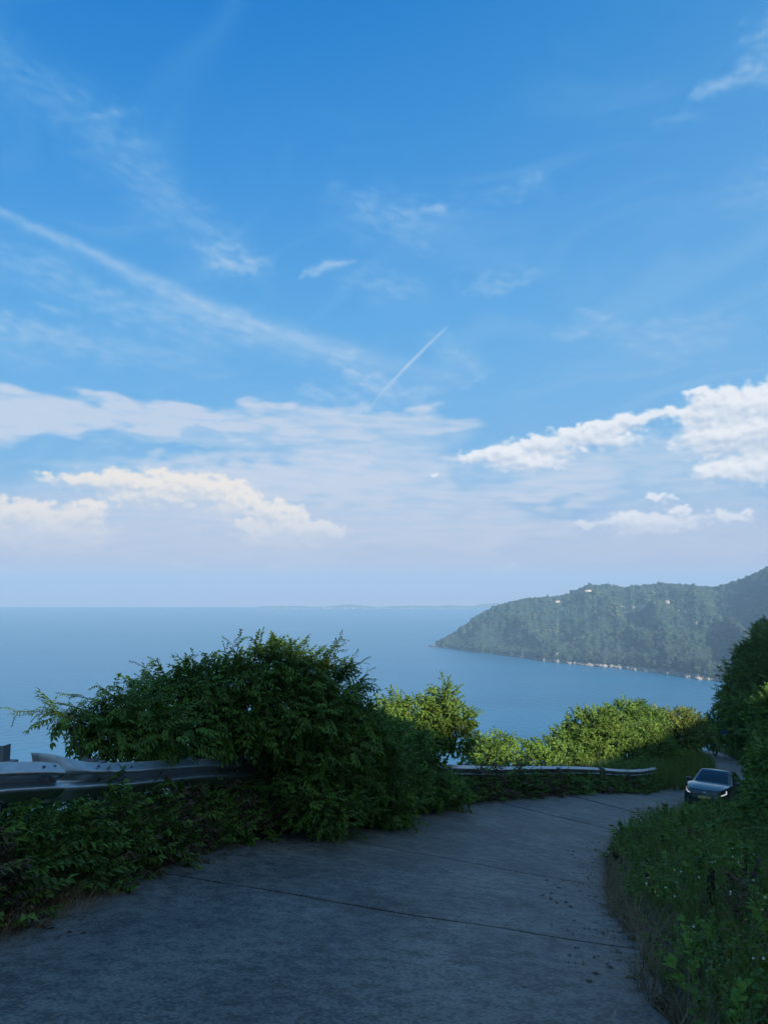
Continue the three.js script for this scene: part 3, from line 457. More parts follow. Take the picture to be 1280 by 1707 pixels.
      const spokes = [new THREE.CylinderGeometry(0.07, 0.07, 0.04, 14).rotateZ(Math.PI / 2), new THREE.TorusGeometry(0.2, 0.018, 6, 28).rotateY(Math.PI / 2)];
      for (let k = 0; k < 5; k++) { const b = new THREE.BoxGeometry(0.025, 0.19, 0.05); b.translate(0, 0.11, 0); b.rotateX(k * 1.2566); spokes.push(b); }
      const rim = mergeGeometries(spokes.map((x) => x.toNonIndexed())); rim.translate(m * 0.105, 0, 0); part('rim', rim, alloy, wheel);
    }
  }
  part('grille', patch(shell, 69, 111, 0.3, 0.62, 0.006, 14, 5), black, car);
  for (let k = 0; k < 3; k++) part('grille_bar', patch(shell, 70, 110, 0.42 + k * 0.06, 0.435 + k * 0.06, 0.014, 14, 1), chrome, car);
  const badge = new THREE.SphereGeometry(0.055, 12, 8); badge.scale(1, 0.55, 0.25); badge.translate(0, 0.605, 2.2); part('badge', badge, chrome, car);
  part('lower_intake', patch(shell, 66, 114, 0.06, 0.22, 0.006, 12, 3), black, car);
  const pl = new THREE.BoxGeometry(0.47, 0.11, 0.012); pl.translate(0, 0.43, 2.215); part('number_plate', pl, plateMat, car);
  part('hood_line', patch(shell, 72, 108, 0.925, 0.945, 0.002, 14, 1), black, body);
  for (const a of [-43, -1, 48, 132, 181, 223]) part('door_seam', patch(shell, a, a + 0.35, 0.08, 0.99, 0.002, 1, 8), black, body);
}

// ---------------------------------------------------------------- blue sign among the trees and a plank in the weeds
{
  const x = 28.4, z = -66, y0 = ground(x, z), sg = thing('road_sign', 'small round blue road sign in front of dark trees', 'sign', [x, y0, z]);
  const metal = new THREE.MeshStandardMaterial({ color: rgb(0.3, 0.31, 0.33), metalness: 0.7, roughness: 0.5 }), face = -Math.atan2(x, -z);
  const poleG = new THREE.CylinderGeometry(0.035, 0.04, 2.9, 10); poleG.translate(0, 1.35, -0.05); part('pole', poleG, metal, sg);
  const disc = new THREE.CylinderGeometry(0.25, 0.25, 0.012, 32); disc.rotateX(Math.PI / 2); const rim = new THREE.TorusGeometry(0.245, 0.01, 6, 32);
  for (const g of [disc, rim]) { g.rotateY(face); g.translate(0, 2.5, 0); }
  part('sign_plate', disc, new THREE.MeshStandardMaterial({ color: rgb(0.01, 0.05, 0.5), roughness: 0.45 }), sg); part('sign_rim', rim, metal, sg);
}

// ---------------------------------------------------------------- plants
const PLANTS = {   // lobes: x, height from the eye, z, half sizes; shoots: root and tip
  reaching: { lobes: [[-3.56, -1.87, -10.39, 0.41, 0.24, 0.36], [-3.84, -1.68, -10.28, 0.32, 0.19, 0.28], [-3.49, -1.56, -10.49, 0.36, 0.25, 0.33], [-4.07, -1.59, -10.07, 0.24, 0.11, 0.19], [-3.28, -1.69, -10.60, 0.50, 0.37, 0.48], [-2.99, -1.93, -10.60, 0.58, 0.31, 0.49], [-3.71, -1.99, -10.39, 0.36, 0.18, 0.30], [-3.28, -2.02, -10.39, 0.41, 0.16, 0.31]], shoots: [[-3.44, -1.83, -10.49, -4.65, -1.51, -9.86], [-3.52, -1.83, -10.49, -4.35, -1.41, -10.07], [-3.40, -1.69, -10.60, -4.17, -1.35, -10.28], [-3.40, -1.65, -10.60, -3.82, -1.26, -10.49], [-3.32, -1.69, -10.60, -3.50, -1.31, -10.39], [-3.64, -1.89, -10.39, -4.18, -1.76, -10.07], [-3.64, -1.97, -10.39, -3.95, -2.00, -10.18], [-3.64, -1.91, -10.39, -3.88, -1.70, -10.18], [-3.56, -1.81, -10.60, -4.37, -1.54, -9.86]] },
  central: { lobes: [[-3.17, -1.67, -12.19, 0.54, 0.45, 0.55], [-2.76, -1.57, -12.42, 0.64, 0.51, 0.63], [-2.33, -1.59, -12.65, 0.66, 0.52, 0.64], [-2.88, -2.04, -12.19, 0.77, 0.42, 0.65], [-2.12, -2.07, -12.65, 0.80, 0.47, 0.70], [-3.03, -2.31, -11.73, 0.61, 0.22, 0.45], [-2.55, -2.33, -12.42, 0.55, 0.18, 0.40], [-2.09, -2.53, -13.11, 0.53, 0.25, 0.43], [-1.88, -1.23, -12.88, 0.52, 0.34, 0.48], [-3.55, -1.48, -11.73, 0.35, 0.23, 0.32], [-3.33, -2.18, -11.50, 0.43, 0.24, 0.37]], shoots: [[-3.52, -1.43, -12.07, -3.69, -1.16, -11.96], [-3.33, -1.39, -12.07, -3.48, -1.06, -11.96], [-2.99, -1.35, -12.19, -2.95, -0.99, -12.07], [-2.77, -1.28, -12.42, -2.77, -0.98, -12.19], [-2.43, -1.21, -12.65, -2.32, -0.75, -12.54], [-2.38, -1.26, -12.65, -2.43, -0.87, -12.54], [-2.04, -1.12, -12.65, -1.98, -0.67, -12.65], [-2.09, -1.12, -12.65, -2.07, -0.77, -12.65], [-1.90, -1.16, -12.65, -1.85, -0.79, -12.65], [-1.56, -1.16, -12.65, -1.50, -0.92, -12.65], [-1.95, -1.12, -12.65, -1.68, -0.81, -12.65], [-2.53, -1.26, -12.65, -2.56, -0.92, -12.54]] },
  spreading: { lobes: [[-1.35, -1.51, -13.57, 0.65, 0.45, 0.61], [-0.95, -1.84, -13.81, 0.72, 0.51, 0.68], [-1.40, -2.04, -13.10, 0.78, 0.58, 0.75], [-0.64, -2.40, -14.04, 0.68, 0.52, 0.66], [-1.03, -2.62, -13.57, 0.80, 0.50, 0.72], [-1.58, -2.67, -13.81, 0.51, 0.35, 0.47], [-0.33, -2.59, -14.51, 0.43, 0.43, 0.47], [-1.67, -1.30, -13.57, 0.50, 0.35, 0.47]], shoots: [[-1.46, -1.40, -13.57, -1.37, -0.92, -13.45], [-1.25, -1.35, -13.57, -1.13, -1.04, -13.57], [-1.10, -1.42, -13.69, -0.77, -0.80, -13.57], [-0.95, -1.48, -13.81, -0.84, -1.00, -13.69], [-0.85, -1.53, -13.81, -0.38, -1.27, -13.81], [-0.70, -1.77, -14.04, -0.19, -1.66, -14.04], [-0.64, -1.87, -14.04, -0.30, -1.45, -14.04], [-0.55, -2.12, -14.27, -0.07, -1.97, -14.27], [-0.85, -1.64, -13.81, -0.53, -1.16, -13.69]] },
  spill: { lobes: [[-1.20, -3.27, -12.66, 0.41, 0.47, 0.49], [-0.97, -3.55, -12.88, 0.48, 0.42, 0.50], [-1.13, -2.90, -12.99, 0.47, 0.45, 0.50], [-0.82, -3.22, -13.56, 0.74, 0.63, 0.76], [-0.73, -3.88, -13.79, 0.65, 0.48, 0.62], [-1.01, -2.68, -13.33, 0.62, 0.52, 0.63]], shoots: [[-1.34, -2.73, -12.66, -1.62, -2.44, -12.54], [-1.34, -3.01, -12.66, -1.62, -2.95, -12.43]] },
  spill2: { lobes: [[-0.23, -3.51, -15.23, 0.71, 0.71, 0.78], [-0.12, -4.30, -15.68, 0.73, 0.49, 0.67], [0.25, -4.11, -16.80, 0.72, 0.66, 0.76], [-0.46, -3.01, -15.01, 0.64, 0.53, 0.64], [0.00, -3.16, -16.35, 0.57, 0.51, 0.60], [0.70, -5.07, -18.48, 0.72, 0.43, 0.63]], shoots: [] },
  spill3: { lobes: [[1.02, -4.74, -19.34, 0.68, 0.60, 0.71], [0.71, -4.03, -18.72, 0.58, 0.51, 0.60], [1.54, -5.22, -20.38, 0.72, 0.48, 0.66], [0.42, -3.52, -18.20, 0.57, 0.50, 0.59]], shoots: [] },
  lit: { lobes: [[1.67, -3.09, -22.50, 0.39, 0.39, 0.42], [1.75, -3.59, -22.50, 0.60, 0.49, 0.60], [1.41, -3.98, -22.50, 0.67, 0.60, 0.70], [2.12, -4.20, -22.80, 0.53, 0.53, 0.59], [0.34, -3.30, -22.00, 0.55, 0.31, 0.47], [0.93, -3.46, -22.20, 0.48, 0.38, 0.48], [0.08, -3.51, -21.50, 0.60, 0.47, 0.59], [0.84, -4.09, -22.00, 0.69, 0.62, 0.72], [2.33, -3.73, -22.80, 0.32, 0.25, 0.31]], shoots: [[1.69, -3.09, -22.50, 1.67, -2.43, -22.50], [1.72, -3.00, -22.50, 1.86, -2.53, -22.50], [1.64, -3.09, -22.50, 1.24, -2.84, -22.50], [1.90, -3.44, -22.60, 2.21, -3.05, -22.60], [2.17, -3.81, -22.80, 2.73, -3.47, -22.80], [2.17, -3.90, -22.80, 2.64, -3.81, -22.80], [0.34, -3.27, -22.00, 0.47, -2.87, -22.00], [0.00, -3.32, -21.80, -0.20, -2.94, -21.80], [0.85, -3.38, -22.20, 0.85, -3.05, -22.20], [1.11, -3.48, -22.30, 1.29, -2.82, -22.40]] },
  low: { lobes: [[3.53, -5.82, -29.00, 0.59, 0.50, 0.60], [4.45, -5.89, -30.00, 0.56, 0.47, 0.57], [3.79, -5.97, -28.50, 0.71, 0.40, 0.61]], shoots: [[4.45, -5.80, -30.00, 4.39, -5.40, -30.00], [3.53, -5.60, -29.00, 3.42, -5.26, -29.00]] },
  low2: { lobes: [[5.82, -6.67, -33.00, 0.72, 0.36, 0.59], [7.24, -7.02, -35.00, 0.82, 0.44, 0.69], [6.19, -6.80, -32.00, 0.90, 0.35, 0.69], [7.87, -7.12, -34.00, 0.90, 0.42, 0.73]], shoots: [] },
  dome: { lobes: [[11.04, -7.49, -42.00, 1.57, 1.18, 1.51], [9.79, -7.90, -41.50, 1.17, 0.84, 1.10], [11.98, -8.05, -42.00, 1.31, 0.98, 1.26], [10.44, -8.29, -41.00, 1.66, 0.64, 1.27], [11.67, -7.20, -42.50, 1.13, 0.80, 1.06]], shoots: [] },
  crest: { lobes: [[14.78, -7.64, -49.00, 1.15, 0.69, 1.01], [16.23, -7.65, -50.00, 1.01, 0.62, 0.90], [15.01, -8.13, -48.00, 1.65, 0.90, 1.40], [16.63, -8.19, -49.00, 1.07, 0.76, 1.01]], shoots: [[14.79, -7.28, -49.00, 14.62, -6.84, -49.00]] },
  round: { lobes: [[14.57, -8.24, -44.00, 1.17, 0.89, 1.13], [13.56, -8.63, -43.00, 1.21, 0.60, 1.00], [15.57, -8.90, -45.00, 1.12, 0.70, 1.00]], shoots: [] },
  olive: { lobes: [[19.62, -8.59, -53.00, 1.41, 0.66, 1.14], [21.00, -9.07, -54.00, 0.93, 0.76, 0.93], [18.63, -8.97, -52.00, 1.38, 0.81, 1.20], [19.80, -9.59, -52.00, 1.46, 0.89, 1.29], [22.39, -10.07, -56.00, 0.87, 0.87, 0.96]], shoots: [] },
  darktree: { lobes: [[34.61, -4.22, -71.00, 0.89, 1.33, 1.22], [33.76, -5.84, -71.00, 1.66, 1.33, 1.64], [32.67, -5.84, -71.00, 0.78, 0.44, 0.67], [32.05, -7.19, -69.58, 1.52, 1.09, 1.43], [32.50, -8.08, -68.16, 2.34, 1.91, 2.34], [31.45, -8.77, -69.58, 1.63, 1.52, 1.73], [30.52, -10.12, -68.16, 1.70, 1.38, 1.70], [31.01, -10.43, -65.32, 2.24, 2.24, 2.47], [32.03, -12.40, -71.00, 1.44, 1.88, 1.83], [34.07, -6.02, -68.16, 2.13, 3.19, 2.92], [30.95, -10.01, -71.00, 0.89, 0.78, 0.91]], shoots: [[34.39, -4.11, -71.00, 34.46, -2.80, -71.00], [33.34, -5.46, -71.00, 32.15, -5.30, -71.00], [31.22, -7.98, -69.58, 30.37, -7.72, -69.58], [30.94, -10.28, -71.00, 29.84, -10.65, -71.00], [34.81, -3.56, -71.00, 35.24, -2.48, -71.00]] },
  corner: { lobes: [[29.48, -11.60, -70.00, 0.98, 0.71, 0.93], [29.41, -12.58, -72.00, 0.90, 0.84, 0.96], [28.55, -11.87, -66.00, 0.93, 1.03, 1.08], [30.53, -13.86, -74.00, 1.04, 0.69, 0.95]], shoots: [] },
  bank: { lobes: [[13.36, -4.21, -27.00, 0.67, 0.93, 0.88], [12.70, -5.02, -26.00, 0.65, 0.81, 0.80], [12.05, -5.66, -25.00, 0.55, 0.66, 0.66], [12.00, -5.52, -24.00, 0.75, 1.12, 1.03], [11.53, -6.04, -24.50, 0.38, 0.34, 0.40]], shoots: [[13.09, -4.21, -27.00, 12.64, -3.85, -27.00], [12.16, -5.31, -25.50, 11.78, -5.12, -25.50]] },
  bank2: { lobes: [[7.79, -4.33, -16.00, 0.57, 0.50, 0.59], [7.26, -4.42, -15.50, 0.41, 0.34, 0.41], [8.62, -4.04, -17.00, 0.80, 0.80, 0.88]], shoots: [] },
};
// leaves and stems are laid along +z; every spray is one small geometry that many copies share
function leafAt(out, m, len, wid, fold = 0.25, droop = 0.15) {
  const p = [[0, 0, 0], [-wid / 2, fold * wid, 0.42 * len], [0, 0, 0.5 * len], [wid / 2, fold * wid, 0.42 * len], [0, -droop * len, len]].map((v) => V3(...v).applyMatrix4(m));
  for (const [a, b, c] of [[0, 3, 2], [0, 2, 1], [2, 3, 4], [2, 4, 1]]) for (const k of [a, b, c]) out.push(p[k].x, p[k].y, p[k].z);
}
function stemAt(out, a, b, w) { const d = b.clone().sub(a), r = V3(d.y, -d.x, 0.01).normalize().multiplyScalar(w), q = V3(0, w, 0); for (const o of [r, q]) { const A = a.clone().add(o), B = a.clone().sub(o), C = b.clone(); for (const v of [A, B, C]) out.push(v.x, v.y, v.z); } }
function flat(out) { const g = new THREE.BufferGeometry(); g.setAttribute('position', new THREE.Float32BufferAttribute(out, 3)); g.computeVertexNormals(); return g; }
const turned = (x, y, z, rx, ry, rz) => new THREE.Matrix4().compose(V3(x, y, z), new THREE.Quaternion().setFromEuler(new THREE.Euler(rx, ry, rz, 'YXZ')), V3(1, 1, 1));
function pinnate(seed, L = 0.34, pairs = 5, ll = 0.15, lw = 0.062) {        // a feather of paired leaflets
  const R = rng(seed), o = [], at = (u) => V3(0.02 * Math.sin(u * 3 + seed), 0.05 * u - 0.17 * u * u * L * 3, u * L);
  for (let k = 0; k < 4; k++) stemAt(o, at(k / 4), at((k + 1) / 4), 0.0025);
  for (let k = 0; k < pairs; k++) { const u = 0.18 + 0.82 * k / (pairs - 1), p = at(u), s = (1 - 0.45 * Math.abs(u - 0.5)) * (0.85 + 0.3 * R()); for (const m of [-1, 1]) leafAt(o, turned(p.x, p.y, p.z, 0.35 + 0.5 * R(), m * (1.05 - 0.45 * u + 0.3 * (R() - 0.5)), m * 0.3), ll * s, lw * s, 0.3, 0.2); }
  leafAt(o, turned(...at(1).toArray(), 0.3, 0, 0), ll, lw);
  return flat(o);
}
function leafy(seed, L, n, ll, lw, open = 1) {          // a twig with leaves set round it
  const R = rng(seed), o = [], at = (u) => V3(0.05 * L * Math.sin(u * 5 + seed), 0.12 * u * L - 0.2 * u * u * L, u * L);
  for (let k = 0; k < 3; k++) stemAt(o, at(k / 3), at((k + 1) / 3), 0.003);
  for (let k = 0; k < n; k++) { const u = 0.12 + 0.88 * (k + R() * 0.5) / n, p = at(u), a = k * 2.4 + R(), s = 0.65 + 0.55 * R(); leafAt(o, turned(p.x, p.y, p.z, -0.25 * Math.sin(a) * open + 0.15 + 0.5 * R(), Math.cos(a) * open * (1.25 - 0.7 * u) + 0.4 * (R() - 0.5), (R() - 0.5) * 1.4), ll * s, lw * s, 0.18, 0.25); }
  return flat(o);
}
function tuft(seed, n, h, w, bend) {                    // blades of grass from one foot, upwards along +y
  const R = rng(seed), o = [];
  for (let k = 0; k < n; k++) {
    const a = R() * 6.283, l = h * (0.5 + 0.6 * R()), b = bend * (0.4 + R()), x0 = 0.05 * (R() - 0.5), z0 = 0.05 * (R() - 0.5), pts = [0, 0.35, 0.7, 1].map((u) => V3(x0 + Math.cos(a) * b * u * u * l, l * u * (1 - 0.25 * b * u), z0 + Math.sin(a) * b * u * u * l)), r = V3(-Math.sin(a), 0, Math.cos(a));
    for (let j = 0; j < 3; j++) { const wa = w * (1 - j * 0.22), wb = j === 2 ? 0 : w * (1 - (j + 1) * 0.22), A = pts[j].clone().addScaledVector(r, wa), B = pts[j].clone().addScaledVector(r, -wa), C = pts[j + 1].clone().addScaledVector(r, wb), D = pts[j + 1].clone().addScaledVector(r, -wb); for (const v of [A, B, C]) o.push(v.x, v.y, v.z); if (wb) for (const v of [B, D, C]) o.push(v.x, v.y, v.z); }
  }
  return flat(o);
}
const SPRAY = { feather: [pinnate(1), pinnate(2, 0.28, 4), pinnate(3, 0.4, 6)], oval: [leafy(4, 0.3, 13, 0.1, 0.055), leafy(5, 0.26, 11, 0.115, 0.06), leafy(6, 0.34, 14, 0.09, 0.05)], small: [leafy(7, 0.24, 15, 0.055, 0.03), leafy(8, 0.28, 16, 0.05, 0.028, 1.2)], grass: [tuft(9, 10, 0.62, 0.0048, 0.5), tuft(10, 12, 0.5, 0.004, 0.8), tuft(11, 8, 0.75, 0.005, 0.35)], straw: [tuft(12, 9, 0.3, 0.0035, 1.6), tuft(13, 7, 0.42, 0.003, 1.0)] };
const leafMat = new THREE.MeshPhysicalMaterial({ roughness: 0.72, transmission: 0.35, thickness: 0, specularIntensity: 0.55, side: THREE.DoubleSide });
const dryMat = new THREE.MeshStandardMaterial({ roughness: 0.95, side: THREE.DoubleSide });
const bark = new THREE.MeshStandardMaterial({ color: rgb(0.075, 0.06, 0.045), roughness: 0.95 });
function aim(p, axis, upish, s) {                       // a matrix that lays +z along axis
  const z = axis.clone().normalize(), x = upish.clone().cross(z).normalize(), y = z.clone().cross(x);
  return new THREE.Matrix4().makeBasis(x, y, z).scale(V3(s, s, s)).setPosition(p);
}
const tint = (R, c, v = 0.5, yellow = 0.25) => { const k = 1 - v / 2 + v * R(), y = yellow * R() * R(); return [c[0] * k * (1 + y * 1.1), c[1] * k * (1 + y * 0.25), c[2] * k]; };
function limb(pts, r0, r1) {                            // a tapered branch through points
  const c = new THREE.CatmullRomCurve3(pts), n = 10, g = new THREE.TubeGeometry(c, n, 1, 6), p = g.attributes.position;
  for (let i = 0; i <= n; i++) { const q = c.getPointAt(i / n), r = mix(r0, r1, i / n); for (let j = 0; j <= 6; j++) { const k = i * 7 + j; p.setXYZ(k, q.x + (p.getX(k) - q.x) * r, q.y + (p.getY(k) - q.y) * r, q.z + (p.getZ(k) - q.z) * r); } }
  g.computeVertexNormals(); return g;
}
function plant(name, label, category, key, { spray = 'oval', size = 1, dense = 1, color = [0.05, 0.09, 0.025], vary = 0.6, yellow = 0.25, seed = 1, group, rootAt } = {}) {
  const { lobes, shoots } = PLANTS[key], R = rng(seed * 991 + 7), rv = () => V3(R() - 0.5, R() - 0.5, R() - 0.5).multiplyScalar(2);
  const mid = lobes.reduce((a, l) => a.add(V3(l[0], 0, l[2])), V3(0, 0, 0)).divideScalar(lobes.length), bx = rootAt?.[0] ?? mid.x, bz = rootAt?.[1] ?? mid.z, by = ground(bx, bz) - 0.05;
  const t = thing(name, label, category, [bx, by, bz], group), loc = (x, y, z) => V3(x - bx, y + EYE - by, z - bz), limbs = [], kinds = [].concat(spray).flatMap((k) => SPRAY[k]), sets = kinds.map(() => []);
  const add = (p, axis, s) => sets[Math.floor(R() * sets.length)].push({ m: aim(p, axis, V3(0.4 * (R() - 0.5), 1, 0.4 * (R() - 0.5)), s), c: tint(R, color, vary, yellow) });
  lobes.forEach((l, li) => {
    const c = loc(l[0], l[1], l[2]), root = V3((R() - 0.5) * 0.25, 0, (R() - 0.5) * 0.25), bow = root.clone().lerp(c, 0.5).add(V3((R() - 0.5) * 0.4, 0.15, (R() - 0.5) * 0.4));
    limbs.push(limb([root, bow, c], 0.045 * Math.min(2, size), 0.012));
    for (let k = 0; k < 3; k++) { const e = rv().normalize().multiply(V3(l[3], l[4], l[5])).multiplyScalar(0.8).add(c); limbs.push(limb([bow.clone().lerp(c, 0.6), bow.clone().lerp(e, 0.6).add(V3(0, 0.08, 0)), e], 0.014, 0.004)); }
    const n = Math.round(dense * 70 * Math.pow(l[3] * l[4] * l[5], 2 / 3) * 4 / (size * size * 0.3));
    for (let k = 0; k < n; k++) {
      const dir = rv(); if (dir.lengthSq() > 1 || dir.lengthSq() < 0.02) { k--; continue; } dir.normalize();
      const clump = 0.82 + 0.34 * n3(dir.x * 2.1 + li * 5, dir.y * 2.1 + seed, dir.z * 2.1), hole = n3(dir.x * 1.7 + li * 9, dir.y * 1.7 - seed, dir.z * 1.7 + 4), r = clump * (0.45 + 0.6 * Math.sqrt(R())), p = c.clone().add(dir.clone().multiply(V3(l[3], l[4], l[5])).multiplyScalar(r));
      if (p.y < 0.05 || (hole < -0.15 && r > 0.7)) continue;
      add(p, dir.clone().multiplyScalar(0.7).add(rv().multiplyScalar(0.75)).add(V3(0, 0.1, 0)), size * (0.7 + 0.6 * R()));
    }
  });
  for (const s of shoots) {
    const a = loc(s[0], s[1], s[2]), b = loc(s[3], s[4], s[5]), len = a.distanceTo(b), bow = a.clone().lerp(b, 0.5).add(V3((R() - 0.5) * 0.1, 0.12 * len * (Math.abs(b.x - a.x) > Math.abs(b.y - a.y) ? 1 : 0.2), (R() - 0.5) * 0.1)), c = new THREE.QuadraticBezierCurve3(a, bow, b);
    limbs.push(limb([a, c.getPoint(0.5), b], 0.012, 0.003));
    const n = Math.ceil(len / (0.075 * size)) + 3;
    for (let k = 0; k < n; k++) { const u = 0.15 + 0.85 * k / (n - 1), p = c.getPoint(u), d = c.getTangent(u), side = V3(0, 1, 0).cross(d).normalize(), q = k * 2.4; add(p, d.multiplyScalar(0.25 + u * 0.45).addScaledVector(side, Math.cos(q) * (1.25 - u)).add(V3(0.5 * (R() - 0.5), Math.sin(q) * 0.5 - 0.2 + 0.3 * R(), 0.8 * Math.sin(q) * (1.2 - u))), size * (0.55 + 0.4 * R()) * (1.1 - 0.35 * u)); }
  }
  part('trunk', mergeGeometries(limbs), bark, t);
  sets.forEach((set, k) => { if (set.length) tag(scatter('foliage', kinds[k], leafMat, set, t), null, null, null, 'stuff'); });
  return t;
}
const GRASS = [0.13, 0.19, 0.024], MID = [0.1, 0.19, 0.02], OLIVE = [0.14, 0.19, 0.026];   // leaf colours: the common green of the roadside, and the yellower bushes by the sign
plant('feathery_shrub', 'feathery dark shrub reaching a thin branch out over the guardrail', 'shrub', 'reaching', { spray: ['feather', 'small'], size: 0.62, dense: 0.5, color: MID, seed: 1 });
plant('feathery_shrub', 'tall dark feathery shrub behind the dented guardrail', 'shrub', 'central', { spray: ['feather', 'small', 'oval'], size: 0.72, dense: 0.8, color: MID, seed: 2 });
plant('feathery_shrub', 'spreading feathery shrub with upright shoots against the sea', 'shrub', 'spreading', { spray: ['feather', 'small'], size: 0.74, dense: 0.8, color: MID, seed: 3 });
plant('leafy_shrub', 'dense leafy shrub swallowing the end of the near guardrail', 'shrub', 'spill', { spray: 'small', size: 1.15, dense: 0.8, color: MID, seed: 4 });
plant('leafy_shrub', 'dark leafy shrub hanging over the road edge at mid bend', 'shrub', 'spill2', { spray: 'oval', size: 0.8, dense: 0.8, color: MID, seed: 5 });
plant('leafy_shrub', 'leafy shrub below the yellow green sunlit tree', 'shrub', 'spill3', { spray: 'oval', size: 0.9, dense: 0.8, color: MID, seed: 6 });
plant('small_tree', 'small yellow green tree catching the sun against the sea', 'tree', 'lit', { spray: 'oval', size: 0.85, dense: 0.75, color: MID, seed: 7, yellow: 0.4 });
plant('low_bush', 'small low bush just right of the yellow green tree', 'bush', 'low', { spray: 'oval', size: 1.05, dense: 0.8, color: MID, seed: 8 });
plant('low_bush', 'low spreading bush between the yellow green tree and the large domed bush', 'bush', 'low2', { spray: 'oval', size: 1.15, dense: 0.8, color: MID, seed: 9 });
plant('round_bush', 'large domed sunlit bush behind the far guardrail', 'bush', 'dome', { spray: 'oval', size: 1.35, dense: 0.8, color: MID, seed: 10, yellow: 0.5 });
plant('round_bush', 'highest of the sunlit bushes, standing behind the large domed bush', 'bush', 'crest', { spray: 'oval', size: 1.4, dense: 0.8, color: MID, seed: 11 });
plant('round_bush', 'half shaded bush right of the large domed bush', 'bush', 'round', { spray: 'oval', size: 1.35, dense: 0.8, color: MID, seed: 12, yellow: 0.5 });
plant('round_bush', 'olive green bush left of the small blue sign', 'bush', 'olive', { spray: 'oval', size: 1.5, dense: 0.8, color: OLIVE, seed: 13 });
plant('tall_tree', 'tall dark shaded tree at the right edge above the car', 'tree', 'darktree', { spray: 'oval', size: 2.1, dense: 0.9, color: MID, seed: 14, rootAt: [36, -70] });
plant('leafy_shrub', 'shaded shrub around the small blue sign', 'shrub', 'corner', { spray: 'oval', size: 1.5, dense: 0.8, color: MID, seed: 15 });
plant('bank_bush', 'green bush on the bank right of the car', 'bush', 'bank', { spray: 'oval', size: 1.0, dense: 0.8, color: MID, seed: 16 });
plant('bank_bush', 'leafy bush in the weeds at the right edge below the car', 'bush', 'bank2', { spray: 'oval', size: 0.9, dense: 0.8, color: MID, seed: 17 });

